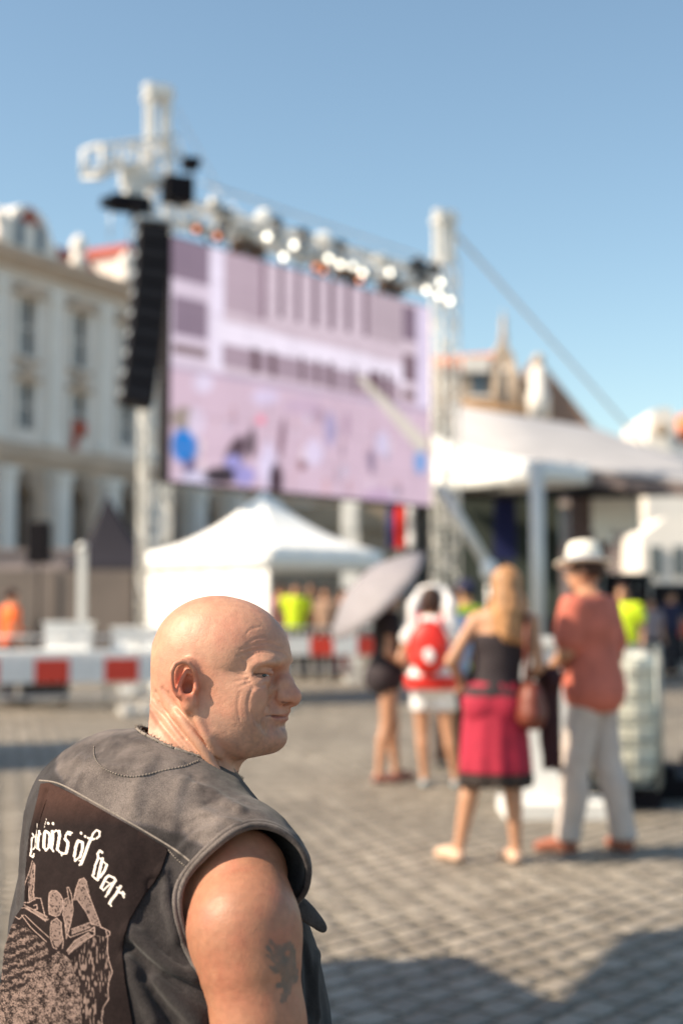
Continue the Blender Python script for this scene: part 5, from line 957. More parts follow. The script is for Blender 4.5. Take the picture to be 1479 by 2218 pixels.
# ---------------- build
def build_man():
    root = empty('person', (float(HC[0])-.05, 2.05, .0), label='bald man in a dark sleeveless denim vest with a printed back patch', cat='person')
    hc = np.array(root.location)
    lo = np.array([-.75, 1.35, .55]); hi = np.array([.35, 2.75, 1.62])
    def body_all(p): return SK(p)
    # skin: fine head and neck, same surface coarser below
    HR = skin_f
    vh, qh = polygonize(HR, P(300, 1270, 1.90)*V3(1, 0, 0)+V3(0, 1.90, 1.17), V3(.0, 2.22, 1.475), .00165, slack=1.8)
    me = mesh_np('body', vh, qh); 
    # arms and torso
    va, qa = polygonize(skin_f, V3(-.75, 1.35, .55), V3(.35, 2.75, 1.17), .0034, slack=1.8)
    v = np.concatenate([vh, va]); q = np.concatenate([qh, qa+len(vh)]); bpy.data.meshes.remove(me)
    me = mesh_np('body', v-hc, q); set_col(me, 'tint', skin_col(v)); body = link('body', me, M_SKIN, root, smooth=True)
    # eyes
    ME = bpy.data.materials.new('eyeball'); ME.use_nodes = True; n = ME.node_tree; b = n.nodes['Principled BSDF']; b.inputs['Roughness'].default_value = .12
    at = n.nodes.new('ShaderNodeAttribute'); at.attribute_name = 'tint'; n.links.new(at.outputs['Color'], b.inputs['Base Color'])
    gaze = nrm(HF*.42+HS*.90-HZ*.02)
    for c in EYES:
        c = c+HF*.0008
        def ec(v, c=c):
            a = np.arccos(np.clip((v-c)@gaze/np.linalg.norm(v-c, axis=1), -1, 1)); o = np.tile(V3(.72, .62, .56), (len(v), 1)); o[a < .55] = (.030, .028, .022); o[a < .20] = (.004, .004, .004); return o
        vv, qq = polygonize(lambda p: np.linalg.norm(p-c, axis=1)-.0123, c-.016, c+.016, .0007); m2 = mesh_np('eye', vv-hc, qq); set_col(m2, 'tint', ec(vv)); link('eye', m2, ME, body, smooth=True)
    # vest
    v, q = polygonize(vest_f, lo, hi, .0036, slack=1.9); me = mesh_np('vest', v-hc, q); set_col(me, 'tint', vest_col(v)); vest = link('vest', me, M_DEN, root, smooth=True)
    pt = make_patch(vest, M_PATCH); pt.data.transform(Matrix.Translation(-Vector(hc)))
    # arm hole hems: band following the cut edge
    for (c, ax, au, aw) in ((AHC, AX, AU, AW), (AHC2, AX2, AU2, AW2)):
        th = np.linspace(0, 2*math.pi, 121)[:-1]; pts = []; nn = []
        for k, rf in ((0, 1.0), (1, 1.13), (2, 1.30)):
            b0 = c+aw*(np.cos(th)[:, None]*AHR[0]*rf)+au*(np.sin(th)[:, None]*AHR[1]*rf); t = np.full(len(th), .22)
            for _ in range(80): t = t-np.clip(vest_out(b0+ax*t[:, None]), -.05, .05)*.7
            pts.append(b0+ax*t[:, None])
        a, m_, z = pts; g = grad(VN, m_, .004); h = MB()
        N = len(th); w_ = m_-a; w_ /= np.linalg.norm(w_, axis=1, keepdims=True)+1e-9; w_ *= .011
        prof = [(-.12, -.004), (-.12, .0022), (.05, .0034), (.40, .0034), (.47, .0018), (.54, .0034), (.95, .0032), (1.05, .0005)]
        vs = [a+w_*u+g*hh for u, hh in prof]; V = np.stack(vs, 1).reshape(-1, 3); K = len(prof)
        fs = [(i*K+j, i*K+j+1, ((i+1) % N)*K+j+1, ((i+1) % N)*K+j) for i in range(N) for j in range(K-1)]
        h.add(V-hc, fs, True); hm = h.build('armhole_hem', M_DEN, vest); set_col(hm.data, 'tint', np.full((len(V), 3), 1.12))
        sm = hm.modifiers.new('t', 'SOLIDIFY'); sm.thickness = .002
    # seams
    def seam(pts, r, name, m, off=.0006, dash=None):
        p, _ = on_skin(lambda q_: vest_out(q_), pts, 8); g = grad(VN, p, .004); p = p+g*off-hc
        s_ = MB()
        if dash:
            L_ = np.concatenate([[0], np.cumsum(np.linalg.norm(np.diff(p, axis=0), axis=1))]); k = 0
            while k*dash < L_[-1]:
                a_, b_ = k*dash, min(k*dash+dash*.62, L_[-1]); s_.tube([[np.interp(u, L_, p[:, i]) for i in range(3)] for u in (a_, b_)], r, 5); k += 1
        else: s_.tube(p, r, 6)
        return s_.build(name, m, vest)
    seam([(205, 1618), (206, 1640), (222, 1662), (250, 1676), (285, 1683), (320, 1678), (360, 1668), (400, 1660), (430, 1648)], .0011, 'collar_seam', M_THR, .0008, .0046)
    seam([(86, 1690), (130, 1698), (200, 1735), (260, 1769), (310, 1798), (366, 1832), (395, 1852), (412, 1866)], .0014, 'yoke_seam', M_THR, -.0004)
    seam([(366, 1842), (385, 1862), (405, 1878)], .0009, 'yoke_stitch', M_THR, .001, .004)
    seam([(360, 1855), (330, 1912), (300, 1952), (276, 2000), (266, 2050), (268, 2120), (285, 2218)], .0016, 'panel_seam', M_DARK, .001)
    # ragged neckline
    th = np.linspace(0, 2*math.pi, 150)[:-1]; e1 = nrm(np.cross(NAX, HZ)); e2 = np.cross(NAX, e1); fr = MB(); ring = []
    for t_ in th:
        b0 = NCc+(e1*math.cos(t_)+e2*math.sin(t_))*.0845; t = np.array([.10])
        for _ in range(60): t = t-np.clip(vest_out(b0[None]+NAX*t[:, None]), -.03, .03)*.6
        ring.append(b0+NAX*t[0])
    ring = np.array(ring); ring_s = ring.copy()
    for _ in range(3): ring_s = (np.roll(ring_s, 1, 0)+ring_s+np.roll(ring_s, -1, 0))/3
    fr.tube(list(ring_s-hc)+[ring_s[0]-hc], .0022, 6)
    rg = random.Random(4)
    for p in ring_s:
        for _ in range(5):
            q0 = p+V3(rg.gauss(0, .002), rg.gauss(0, .002), rg.gauss(0, .0015)); d = nrm(NAX+V3(rg.gauss(0, .8), rg.gauss(0, .8), rg.gauss(0, .8))); l = rg.uniform(.001, .004)
            fr.tube([q0-hc, q0+d*l*.5-hc, q0+d*l+V3(rg.gauss(0, .001), rg.gauss(0, .001), rg.gauss(0, .001))-hc], [.0005, .0004, .0002], 4)
    fr.build('frayed_neckline', M_THR, vest)
    # chest pocket flap standing off the front
    a = P(643, 1960, 1.90); b = P(668, 1905, 1.95); c = P(714, 2008, 1.93); d_ = P(702, 2026, 1.91); e = P(648, 1985, 1.885)
    pf = MB(); prof = [P(640, 1925, 1.90), P(672, 1950, 1.92), P(700, 1985, 1.92), P(716, 2010, 1.92), P(708, 2026, 1.915), P(690, 2018, 1.905), P(664, 2000, 1.895), P(642, 1990, 1.885)]
    cen = sum(prof)/len(prof); nrmv = nrm(np.cross(prof[3]-cen, prof[0]-cen)); vs = [cen+nrmv*.004]+prof+[cen-nrmv*.004]+[p-nrmv*.006+(cen-p)*.05 for p in prof]; n = len(prof)
    pf.add([p-hc for p in vs], [(0, 1+i, 1+(i+1) % n) for i in range(n)]+[(n+1, n+2+(i+1) % n, n+2+i) for i in range(n)]+[(1+i, n+2+i, n+2+(i+1) % n, 1+(i+1) % n) for i in range(n)], True)
    fl = pf.build('pocket_flap', M_DEN, vest); set_col(fl.data, 'tint', np.full((len(vs), 3), .42)); sb = fl.modifiers.new('s', 'SUBSURF'); sb.levels = 2; sb.render_levels = 2
    # jeans
    J = SDF(); hip = P(380, 2400, 2.0); hip[2] = .70
    J.ell(hip+V3(0, 0, -.02), (.17, .20, .12), TB, .06)
    for s_ in (1, -1):
        h_ = hip+TR*.10*s_; kn = h_+TF*.44+TR*.06*s_-V3(0, 0, .06); ft = kn+TF*.05-V3(0, 0, kn[2]-.09); J.cap([h_, kn], [.095, .07], .05); J.cap([kn, (kn+ft)/2, ft], [.068, .065, .06], .03)
    sdf_obj('jeans', J, (-.9, 1.4, .0), (1.0, 3.0, .95), .012, mat('dark_denim', (.03, .035, .055), .9, noise=.3, scale=20, bump=.001, bscale=200), root, org=hc)
    for s_ in (1, -1):
        kn = hip+TR*(.16*s_)+TF*.44; an = V3(kn[0], kn[1], 0)+TF*.05; B_ = SDF(); B_.ell(an+TF*.06+V3(0, 0, .045), (.14, .052, .045), TB, .02); B_.cap([an+V3(0, 0, .06), an+V3(0, 0, .16)], [.055, .058], .03)
        sdf_obj('boot', B_, an-.25, an+.25, .010, mat('black_leather', (.012, .012, .012), .45), root, org=hc)
    return root
MAN = build_man()
# ------------------------------------------------------------------ people in the square
M_PSK = mat('skin_tan', (.50, .26, .155), .5, noise=.08, scale=12, sss=.1)
def figure(label, px, py_foot, Y, face, h=1.7, sex='m', arms=None, legs=None, top=None, bottom=None, hair=None, shoes=(.1, .07, .06), group=None, res=.011, lean=(0, 0), turn=0, skin=None, x=None):
    """a standing person; local frame: x to the right of the figure, y forward, z up.  face = heading in degrees (0 = away from the lens, 90 = to the right of the picture)"""
    sc = h/1.72; ms = skin or M_PSK
    X = (px-739.5)/FPX*Y if x is None else x
    root = empty('person', (X, Y, 0), R(-face), label=label, cat='person', group=group)
    fem = sex == 'f'; J = {}
    la, ra = (arms or [None, None]); lg = legs or {}
    sh = .165 if fem else .19; hp = .095 if fem else .09
    L = lambda *p: V3(*p)*sc
    lx, ly = lean
    def tw(z): t = max(0, (z-.95))/.6; return V3(lx*t, ly*t, 0)
    def TP(x_, y_, z_): p = V3(x_, y_, z_)+tw(z_); return p*sc
    hipL, hipR = L(-hp, 0, .92), L(hp, 0, .92)
    def leg(sd, d):
        d = d or {}; kx, ky = d.get('k', (sd*.10, .02)); ax_, ay = d.get('a', (sd*.11, -.02)); kz = d.get('kz', .49)
        return L(kx, ky, kz), L(ax_, ay, .085), L(ax_+sd*.02+math.sin(d.get('t', 0))*.16, ay+math.cos(d.get('t', 0))*.16, .028)
    KL, AL, FL = leg(-1, lg.get('L')); KR, AR, FR = leg(1, lg.get('R'))
    SLh, SRh = TP(-sh, 0, 1.40), TP(sh, 0, 1.40)
    def arm(sd, a):
        a = a or ((sd*.25, -.03, 1.13), (sd*.26, .06, .88)); return TP(*a[0]), TP(*a[1])
    EL, WL = arm(-1, la); ER, WR_ = arm(1, ra)
    Bt = SDF()                                          # trunk
    if fem:
        Bt.ell(TP(0, 0, 1.29), V3(.155, .105, .17)*sc, k=.05*sc).ell(TP(0, -.005, 1.10), V3(.125, .095, .13)*sc, k=.06*sc).ell(TP(0, -.02, .93), V3(.178, .125, .14)*sc, k=.07*sc)
        for sd in (-1, 1): Bt.ell(TP(sd*.075, .09, 1.26), V3(.055, .05, .055)*sc, k=.03*sc).ell(TP(sd*.075, -.075, .90), V3(.085, .07, .09)*sc, k=.04*sc)
    else:
        Bt.ell(TP(0, 0, 1.28), V3(.185, .125, .19)*sc, k=.05*sc).ell(TP(0, 0.01, 1.08), V3(.165, .125, .15)*sc, k=.06*sc).ell(TP(0, -.01, .94), V3(.170, .125, .12)*sc, k=.06*sc)
    Bt.cap([TP(-sh*.9, 0, 1.405), TP(0, -.01, 1.44), TP(sh*.9, 0, 1.405)], [x_*sc for x_ in (.055, .07, .055)], .05*sc)
    At = SDF(); ar = (.042, .036, .033, .022) if fem else (.054, .044, .039, .027)
    for S_, E_, W_ in ((SLh, EL, WL), (SRh, ER, WR_)): At.cap([S_, E_], [ar[0]*sc, ar[1]*sc], .03); At.cap([E_, E_*.65+W_*.35, W_], [ar[1]*sc, ar[2]*sc, ar[3]*sc], .02)
    Lt = SDF(); lr = (.088, .058, .052, .034) if fem else (.09, .062, .054, .038)
    for H_, K_, A_ in ((hipL, KL, AL), (hipR, KR, AR)):
        Lt.cap([H_, H_*.5+K_*.5, K_], [lr[0]*sc, lr[0]*.85*sc, lr[1]*sc], .03); cf = K_*.7+A_*.3+V3(0, -.015, 0); Lt.cap([K_, cf, A_*.85+K_*.15, A_], [lr[1]*.93*sc, lr[2]*1.05*sc, lr[3]*1.05*sc, lr[3]*sc], .02)
    B = SDF()
    for S_ in (Bt, Lt, At):
        for o in S_.ops: B.ops.append(o)
    for A_, F_ in ((AL, FL), (AR, FR)): B.cap([A_+V3(0, -.02, -.045)*sc, A_*.5+F_*.5-V3(0, 0, .008), F_], [x_*sc for x_ in (.034, .036, .026)], .02*sc)
    for sd, E_, W_ in ((-1, EL, WL), (1, ER, WR_)):
        d = nrm(W_-E_); u = nrm(np.cross(np.cross(d, V3(0, -1, .2)), d)); hand(B, W_, d, u, sd, .92*sc, curl=.5)
    hd = TP(0, .02, 1.60); th_ = R(turn); hf = V3(-math.sin(th_), math.cos(th_), 0); hx = V3(math.cos(th_), math.sin(th_), 0); HBs = np.array([hx, hf, V3(0, 0, 1)])
    B.cap([TP(0, -.01, 1.42), hd-V3(0, 0, .04)], [.055*sc, .05*sc], .03*sc)
    B.ell(hd+V3(0, 0, .022)*sc-hf*.008, V3(.077, .095, .098)*sc, HBs, .02).ell(hd+hf*.03*sc-V3(0, 0, .055)*sc, V3(.056, .058, .058)*sc, HBs, .04).ell(hd+hf*.095*sc-V3(0, 0, .018), V3(.014, .020, .024)*sc, HBs, .012)
    for sd in (-1, 1):
        B.sub(f_ell(hd+hf*.095*sc+hx*sd*.033*sc+V3(0, 0, .008), V3(.018, .018, .013)*sc, HBs), .012); B.ell(hd+hx*sd*.079*sc, V3(.012, .022, .033)*sc, HBs, .008)
    B.sub(f_chain([hd+hf*.098*sc-hx*.02*sc-V3(0, 0, .062), hd+hf*.098*sc+hx*.02*sc-V3(0, 0, .062)], .004), .004)
    lo, hi = V3(-.62, -.5, -.01)*sc, V3(.62, .6, 1.83)*sc
    nz = lambda p, a=.006, f=9: vnoise(p+V3(X*3, Y, 0), f, 2)*a
    body = sdf_obj('body', B, lo, hi, res, ms, root, slack=1.8)
    J.update(root=root, body=body, hd=hd, hf=hf, hx=hx, TP=TP, sc=sc, B=B, Bt=Bt, At=At, Lt=Lt, lo=lo, hi=hi, EL=EL, ER=ER, WL=WL, WR=WR_, SL=SLh, SR=SRh, nz=nz, res=res, HBs=HBs, KL=KL, KR=KR, AL=AL, AR=AR)
    if top:
        m_, z0, slv, off = top['m'], top.get('z0', .9)*sc, top.get('sleeve', 0), top.get('off', .014); S2 = SDF(); z1 = top.get('z1', 1.47)*sc
        for o in Bt.ops: S2.ops.append(o)
        if slv:
            for S_, E_, W_ in ((SLh, EL, WL), (SRh, ER, WR_)):
                if slv <= 1: S2.cap([S_, S_+(E_-S_)*slv], [ar[0]*1.12*sc, ar[0]*1.15*sc], .03)
                else: S2.cap([S_, E_, E_+(W_-E_)*(slv-1)], [ar[0]*1.12*sc, ar[1]*1.2*sc, ar[3]*1.45*sc], .03)
        nk = TP(0, -.01, 1.46)
        def f_top(p):
            o_ = off+top.get('flare', 0)*np.clip((1.15*sc-p[:, 2])/.3, 0, 1); d = S2(p)-o_-nz(p, .008); d = np.maximum(d, z0-p[:, 2]); d = np.maximum(d, p[:, 2]-z1)
            return np.maximum(d, .062*sc-np.linalg.norm((p-nk)*V3(1, 1, .6), axis=1)) if not top.get('strapless') else d
        sdf_obj(top.get('name', 'shirt'), f_top, lo, hi, res, m_, root, slack=2.2)
    if bottom:
        m_, z0, zt = bottom['m'], bottom['z0']*sc, bottom.get('zt', 1.0)*sc
        if bottom.get('skirt'):
            w0 = bottom['skirt']; zk = .92*sc
            def f_b(p):
                t = np.clip((zt-p[:, 2])/(zt-z0), 0, 1); a = np.arctan2(p[:, 1]+.01, p[:, 0]); rx = ((.15+(w0-.15)*t**.6)*sc)*(1+.035*np.sin(a*9+1)*t); r = np.hypot(p[:, 0]/1.0, (p[:, 1]+.01)*1.28)
                return np.maximum(np.maximum(np.minimum((r-rx)*.8, Bt(p)-.012), z0-p[:, 2]), p[:, 2]-zt)
        else:
            S3 = SDF()
            for o in Bt.ops: S3.ops.append(o)
            for o in Lt.ops: S3.ops.append(o)
            fl = bottom.get('flare', .02)
            def f_b(p): return np.maximum(np.maximum(S3(p)-.012-fl*np.clip((.8*sc-p[:, 2])/.7, 0, 1)-nz(p, .010, 7), z0-p[:, 2]), p[:, 2]-zt)
        sdf_obj(bottom.get('name', 'trousers'), f_b, lo, hi, res, m_, root, slack=2.2)
        if bottom.get('hem'):
            zh = z0
            def f_h(p):
                a = np.arctan2(p[:, 1]+.01, p[:, 0]); r = np.hypot(p[:, 0], (p[:, 1]+.01)*1.28); rx = bottom['skirt']*sc*(1+.035*np.sin(a*9+1))+.004
                return np.maximum(np.maximum((r-rx)*.8, zh-.07+.012*np.sin(a*22)-p[:, 2]), p[:, 2]-zh+.003)
            sdf_obj('lace_hem', f_h, lo, hi, res, bottom['hem'], root, slack=2.2)
    if hair:
        Hr = SDF(); off = .012; kind = hair['k']
        Hr.ell(hd+V3(0, 0, .035)*sc-hf*.016, V3(.088, .104, .098)*sc, HBs, .02)
        if kind == 'long':
            Hr.cap([hd-hf*.05*sc+V3(0, 0, .02), hd-hf*.085*sc-V3(0, 0, .14)*sc+hx*.01, hd-hf*.12*sc-V3(0, 0, .27)*sc+hx*.015], [.086*sc, .088*sc, .055*sc], .03); Hr.cap([hd+hx*.05-V3(0, 0, .08), hd+hx*.075-hf*.09*sc-V3(0, 0, .30)], [.06, .035], .03); Hr.cap([hd-hx*.05-V3(0, 0, .08), hd-hx*.07-hf*.09*sc-V3(0, 0, .27)], [.06, .035], .03)
        if kind == 'bob': Hr.ell(hd-hf*.035*sc-V3(0, 0, .03)*sc, V3(.088, .082, .10)*sc, HBs, .03)
        if kind == 'tail': Hr.cap([hd-hf*.10*sc+V3(0, 0, .03), hd-hf*.14*sc-V3(0, 0, .06), hd-hf*.11*sc-V3(0, 0, .20)], [.03*sc, .032*sc, .018*sc], .02)
        fc = hd+hf*.085*sc-V3(0, 0, .035)*sc
        def f_hair(p): return np.maximum(Hr(p)-vnoise(p*V3(1, 1, .25), 38, 2)*.009, -(f_ell(fc, V3(.072, .075, .095)*sc, HBs)[0](p)))
        if kind != 'long': pass
        def f_hair2(p): d = f_hair(p); return np.maximum(d, -((p-hd)@V3(0, 0, 1)+(.075 if kind == 'short' else .6)*sc))
        sdf_obj('hair', f_hair2, hd-.5, hd+.25, max(res*.8, .007), hair['m'], body, slack=2)
    if shoes is not None:
        for A_, F_ in ((AL, FL), (AR, FR)):
            Sh = SDF(); Sh.cap([A_+V3(0, -.02, -.050)*sc, A_*.5+F_*.5-V3(0, 0, .012), F_], [x_*sc for x_ in (.040, .041, .032)], .02); c = (A_+F_)/2
            sdf_obj('shoe', lambda p: np.maximum(Sh(p), -p[:, 2]+.002), c-.2, c+.2, max(res*.8, .008), shoes if not isinstance(shoes, tuple) else mat('shoe_leather', shoes, .6), root, slack=2)
    return J
def garment(J, name, f, m, parent=None, lo=None, hi=None, res=None): return sdf_obj(name, f, J['lo'] if lo is None else lo, J['hi'] if hi is None else hi, res or J['res'], m, parent or J['root'], slack=2)
def lath(J, name, c, prof, m, parent=None, B=None): b = MB(); b.lathe(c, prof, 28, B); return b.build(name, m, parent or J['root'])
M_BLOND = pmat('blond_hair', (.68, .50, .34), .5, noise=.5, scale=22); M_BRN = pmat('brown_hair', (.22, .12, .08), .6, noise=.3, scale=40); M_BLK = pmat('black_hair', (.07, .06, .06), .5)
M_BLKC = pmat('black_cotton', (.17, .13, .15)); M_ROSE = pmat('rose_skirt', (.66, .14, .24), .85, noise=.25, scale=9); M_WINE = pmat('wine_leather', (.46, .22, .16), .5)
M_SALM = pmat('salmon_shirt', (.78, .43, .36), .85, noise=.2, scale=10); M_LIN = pmat('grey_linen', (.78, .73, .70), .85); M_STRAW = pmat('white_straw', (.93, .91, .86), .8, bump=.002, bscale=120)
M_RED = pmat('red_nylon', (.82, .16, .12), .5); M_WHC = pmat('white_cotton', (.93, .92, .92)); M_LACE = pmat('black_lace', (.20, .16, .15), .9, noise=.5, scale=60); M_HIV = pmat('hi_vis_yellow', (.88, .97, .12), .6); M_ORG = pmat('hi_vis_orange', (.98, .42, .12), .6)
M_NAVY = pmat('navy_cloth', (.12, .13, .25)); M_UMB = pmat('umbrella_cloth', (.55, .53, .55), .7); M_GREYM = mat('grey_metal', (.35, .35, .36), .35, .8)
# woman with long blonde hair
J = figure('woman with long blonde hair, dark strapless top and rose red knee-length skirt', 1068, 1860, 8.12, 8, 1.66, 'f', arms=[((-.27, -.10, 1.17), (-.20, .10, 1.02)), ((.24, -.02, 1.14), (.17, .20, 1.03))],
           legs={'L': dict(k=(-.13, .02), a=(-.21, -.02), t=-.7), 'R': dict(k=(.10, .02), a=(.12, 0), t=-.6)}, lean=(.07, 0), top=dict(m=M_BLKC, z0=.96, z1=1.33, strapless=1, name='top'),
           bottom=dict(m=M_ROSE, z0=.52, zt=1.05, skirt=.215, hem=M_LACE, name='skirt'), hair=dict(k='long', m=M_BLOND), shoes=pmat('pale_sandal', (.85, .70, .60), .5))
BLO = J
b = MB(); sr = J['TP'](.13, 0, 1.47); b.tube([sr+V3(0, -.075, -.02), J['TP'](.15, -.135, 1.30), J['TP'](.175, -.14, 1.05)], .014, 6); b.tube([sr+V3(0, .07, -.03), J['TP'](.17, .14, 1.2), J['TP'](.19, .05, .98)], .012, 6); 
bag = empty('shoulder_bag', J['root'].location[:], J['root'].rotation_euler[2], label='wine red leather shoulder bag hanging at the blonde woman’s right hip', cat='bag')
b.build('strap', M_WINE, bag)
S = SDF(); S.ell(J['TP'](.215, -.09, .93), (.075, .11, .125), k=.02); S.ell(J['TP'](.215, -.09, .86), (.085, .125, .085), k=.04); sdf_obj('bag_body', lambda p: S(p)-vnoise(p, 16, 2)*.006, J['lo'], J['hi'], .012, M_WINE, bag, slack=2)
# dark jacket over the arm
S = SDF(); c = J['TP'](.30, .16, 1.08); S.ell(c+V3(0, 0, -.02), (.075, .10, .06), k=.03); S.cap([c, c+V3(.0, .0, -.26), c+V3(.02, .0, -.50)], [.055, .062, .045], .04)
jk = sdf_obj('jacket', lambda p: S(p)-.014*np.sin(p[:, 0]*75+p[:, 1]*40)-vnoise(p, 12, 2)*.012, (-.3, -.3, .3), (.7, .6, 1.4), .014, pmat('black_wool', (.22, .08, .10)), None, slack=2.2, label='dark jacket draped over the blonde woman’s forearm', cat='jacket')
jk.location = J['root'].location; jk.rotation_euler = J['root'].rotation_euler
# man with hat
J = figure('man in a white straw hat, salmon shirt and pale linen trousers', 1282, 1838, 8.45, -52, 1.76, 'm', arms=[((-.23, .04, 1.15), (-.16, .22, 1.0)), ((.24, -.03, 1.12), (.23, .08, .90))],
           legs={'L': dict(k=(-.09, .08), a=(-.10, .12), t=-.3), 'R': dict(k=(.10, -.03), a=(.12, -.12), t=.5)}, top=dict(m=M_SALM, z0=.80, sleeve=.72, off=.024, flare=.03), bottom=dict(m=M_LIN, z0=.07, flare=.028), hair=dict(k='short', m=M_BRN), shoes=pmat('tan_sandal', (.62, .38, .30)), lean=(0, .03), turn=25)
hd, sc = J['hd'], J['sc']; Bh = np.array(Matrix.Rotation(.16, 3, 'Y')@Matrix.Rotation(-.12, 3, 'X'))
hat = empty('straw_hat', (0, 0, 0), 0, label='white straw hat with a grey band worn by the man in the salmon shirt', cat='hat'); hat.location = J['root'].location; hat.rotation_euler = J['root'].rotation_euler
lath(J, 'crown', hd+V3(0, 0, .062), [(.102, -.01), (.106, .03), (.103, .075), (.088, .115), (.05, .128), (.01, .118)], M_STRAW, hat, Bh); lath(J, 'brim', hd+V3(0, 0, .058), [(.10, .004), (.145, -.006), (.175, -.002), (.176, -.008), (.145, -.014), (.10, -.006)], M_STRAW, hat, Bh)
lath(J, 'band', hd+V3(0, 0, .062), [(.1045, .0), (.1085, .003), (.1085, .026), (.106, .029)], pmat('hat_band', (.55, .60, .68)), hat, Bh)
# woman under the umbrella
J = figure('woman in a short dark dress standing under a tilted grey umbrella', 838, 1690, 11.85, 78, 1.64, 'f', arms=[((-.20, .05, 1.14), (-.12, .24, 1.24)), ((.20, -.04, 1.12), (.14, .12, 1.0))], legs={'L': dict(k=(-.08, .07), a=(-.09, .10)), 'R': dict(k=(.08, -.02), a=(.09, -.10))},
           top=dict(m=M_BLKC, z0=.70, sleeve=.3, off=.02, flare=.03, name='dress'), hair=dict(k='tail', m=M_BRN), shoes=(.25, .10, .08))
U = empty('umbrella', P(832, 1300, 11.7), 0, label='open pale grey umbrella held tilted over the woman in the dark dress', cat='umbrella')
uc = P(816, 1290, 11.9); ax = nrm(V3(.62, -.10, -.78)); ax = nrm(V3(-.66, -.22, .70)); e1 = nrm(np.cross(ax, V3(0, 1, 0))); e2 = np.cross(ax, e1); b = MB(); r0 = .53; n = 8; vs = []; K = 6
for k in range(K+1):
    for j in range(n*4):
        th = 2*math.pi*j/(n*4); sc_ = 1-.05*abs(math.sin(th*n/2))**2*(k/K); rr = r0*(k/K)*sc_; hh = .20*(1-(k/K)**1.9)-.015*abs(math.sin(th*n/2))*(k/K); vs.append(uc+e1*rr*math.cos(th)+e2*rr*math.sin(th)+ax*hh)
N = n*4; b.add([v-np.array(U.location) for v in vs], [(i*N+j, i*N+(j+1) % N, (i+1)*N+(j+1) % N, (i+1)*N+j) for i in range(K) for j in range(N)], True); o = b.build('canopy', M_UMB, U); sm = o.modifiers.new('t', 'SOLIDIFY'); sm.thickness = .004
b = MB(); b.tube([uc+ax*.24-np.array(U.location), uc-ax*.42-np.array(U.location)], .007, 6); b.build('shaft', M_GREYM, U); b = MB(); q = uc-ax*.42-np.array(U.location); b.tube([q, q-ax*.06, q-ax*.09+e1*.02, q-ax*.07+e1*.045], .012, 6); b.build('handle', M_BLKC, U)
for j in range(n):
    th = 2*math.pi*j/n; b = MB(); b.tube([uc+ax*(.19*(1-(k/5)**1.9)-.006)+(e1*math.cos(th)+e2*math.sin(th))*r0*.98*k/5-np.array(U.location) for k in range(6)], .003, 4); b.build('rib', M_GREYM, U)
# woman with the red backpack
J = figure('woman in white shorts and a white hat with hanging flaps, carrying a backpack', 934, 1700, 11.45, 12, 1.60, 'f', arms=[((-.26, -.06, 1.10), (-.16, .14, 1.04)), ((.24, -.02, 1.12), (.18, .16, 1.02))], legs={'L': dict(k=(-.09, .03), a=(-.07, .02)), 'R': dict(k=(.14, .02), a=(.20, .03))},
           top=dict(m=M_WHC, z0=.90, sleeve=.4, off=.018, flare=.02), bottom=dict(m=M_WHC, z0=.66, flare=.05, name='shorts'), hair=dict(k='bob', m=M_BRN), shoes=pmat('grey_trainer', (.62, .66, .68)))
hd = J['hd']; S = SDF(); S.ell(hd+V3(0, .03, .105), (.085, .085, .03), k=.03)
for sd in (-1, 1): S.cap([hd+V3(sd*.09, .02, .08), hd+V3(sd*.145, -.04, -.04), hd+V3(sd*.15, -.04, -.26)], [.034, .058, .058], .015)
ht = sdf_obj('flap_hat', lambda p: np.maximum(S(p)-vnoise(p, 20, 2)*.008, -f_ell(hd+V3(0, .10, -.04), (.075, .09, .10))[0](p)), hd-.4, hd+.3, .012, M_WHC, None, slack=2, label='white hat with two long hanging flaps on the woman with the red backpack', cat='hat'); ht.location = J['root'].location; ht.rotation_euler = J['root'].rotation_euler
bp = empty('backpack', J['root'].location[:], J['root'].rotation_euler[2], label='red backpack with a white patch on the woman in the white flap hat', cat='backpack')
S = SDF(); S.ell(J['TP'](0, -.20, 1.20), (.165, .09, .22), k=.02); S.ell(J['TP'](0, -.25, 1.10), (.105, .06, .11), k=.03); sdf_obj('pack', lambda p: S(p)-vnoise(p, 14, 2)*.006, J['lo'], J['hi'], .014, M_RED, bp, slack=2)
S = SDF(); S.ell(J['TP'](.02, -.30, 1.13), (.045, .018, .065), k=.02); sdf_obj('patch', S, J['lo'], J['hi'], .009, M_WHC, bp, slack=2)
b = MB(); [b.tube([J['TP'](s_*.09, -.16, 1.36), J['TP'](s_*.10, -.05, 1.485), J['TP'](s_*.11, .09, 1.42), J['TP'](s_*.13, .13, 1.25), J['TP'](s_*.12, .02, 1.08)], .016, 6) for s_ in (-1, 1)]; b.build('strap', M_RED, bp)
garment(J, 'sash', lambda p: np.maximum(np.abs(J['Bt'](p)-.038)-.012, np.abs(p[:, 2]-.90*J['sc'])-.055), M_RED)
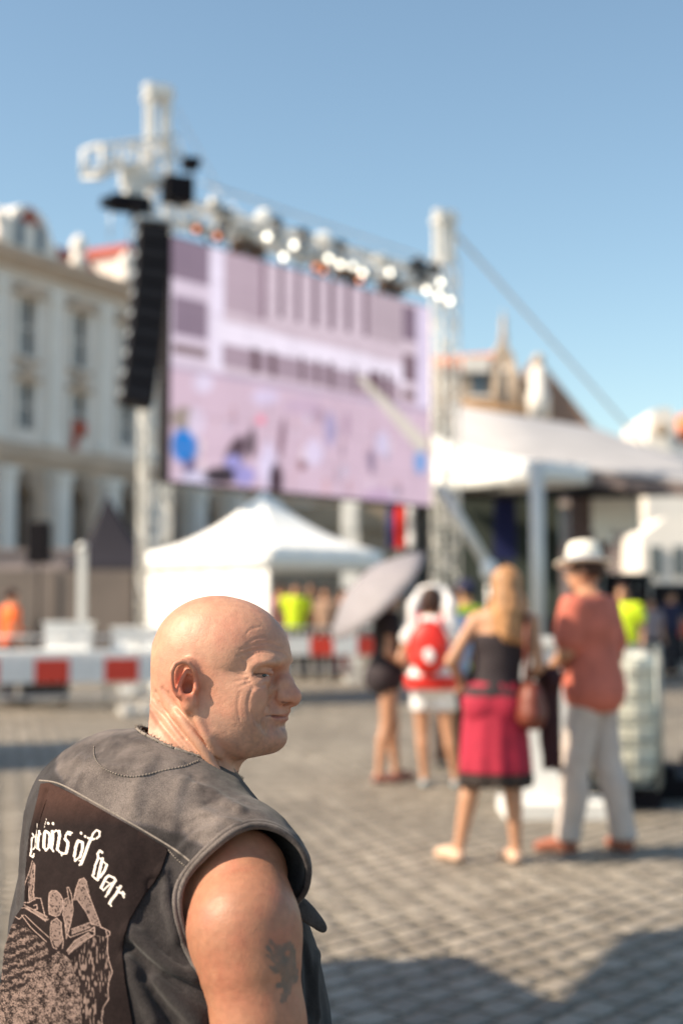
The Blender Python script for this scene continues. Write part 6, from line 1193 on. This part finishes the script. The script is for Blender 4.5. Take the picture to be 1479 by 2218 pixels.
# red-white sash tails seen between the legs handled by shorts; steward behind
figure('steward in a dark blue cap and yellow vest behind the backpack woman', 1010, 0, 13.6, -60, 1.70, 'm', arms=[((-.27, .0, 1.14), (-.16, .22, 1.10)), ((.27, -.02, 1.13), (.2, .18, 1.0))], top=dict(m=M_HIV, z0=.86, sleeve=.2, off=.03), bottom=dict(m=pmat('brown_trousers', (.30, .24, .20)), z0=.08), hair=dict(k='short', m=M_NAVY), shoes=(.03, .03, .03), res=.014)
figure('man in a light blue shirt and brown trousers beside the backpack woman', 975, 0, 12.9, 150, 1.60, 'm', top=dict(m=pmat('light_blue_cotton', (.66, .74, .88)), z0=.86, sleeve=.8, off=.02), bottom=dict(m=pmat('dark_brown_twill', (.25, .19, .17)), z0=.08), hair=dict(k='short', m=M_BRN), shoes=(.03, .03, .03), res=.014)
# workers and onlookers farther off
def far(label, px, Y, face, topm, botm, hairm=M_BRN, h=1.72, group=None, **k):
    return figure(label, px, 0, Y, face, h, k.pop('sex', 'm'), top=dict(m=topm, z0=.86, sleeve=.5, off=.022), bottom=dict(m=botm, z0=.08), hair=dict(k='short', m=hairm), shoes=(.03, .03, .03), res=.018, group=group, **k)
M_DK = pmat('dark_work_trousers', (.16, .15, .18)); M_GRC = pmat('grey_cotton', (.55, .50, .52)); M_PNK = pmat('pink_cotton', (.85, .58, .58)); M_RDC = pmat('red_cotton', (.72, .22, .22))
far('worker in an orange vest at the left edge beside the tall speaker stand', 25, 21.5, 60, M_ORG, M_DK, arms=[((-.27, .0, 1.14), (-.16, .22, 1.10)), None])
far('worker in a yellow vest under the white tent', 640, 28.8, 170, M_HIV, M_DK, M_BLK, 1.95)
far('person in a grey shirt at the left end of the white tent opening', 605, 28.9, 120, M_PNK, M_DK, M_BRN, 1.92)
far('dark-haired person in black at the back of the white tent', 676, 29.2, 200, M_BLKC, M_DK, M_BLK, 1.95)
far('person in a beige shirt under the right side of the white tent', 706, 28.8, 190, pmat('beige_cotton', (.62, .50, .42)), M_DK, M_BRN, 1.86)
far('person in a red shirt behind the barrier right of the white tent', 742, 29.2, 150, M_PNK, M_RDC, M_BLK, 1.85)
far('steward in a yellow vest beside the hat of the salmon shirt man', 1347, 19.5, 200, M_HIV, M_DK, M_BRN, 1.76, arms=[None, ((.27, .04, 1.2), (.2, .2, 1.35))])
far('person in a grey shirt behind the far right barrier', 1405, 27.5, 170, M_GRC, M_DK, M_BRN, 1.62)
far('person in a dark blue jacket near the black cases at right', 1450, 30, 160, M_NAVY, M_DK, M_BLK, 1.78)
far('unseen bystander in grey added to cast a shadow on the setts', 0, 5.30, 70, M_GRC, M_DK, M_BRN, 1.78, x=-1.88)  # stands out of view, added for the shadow thrown into the foreground
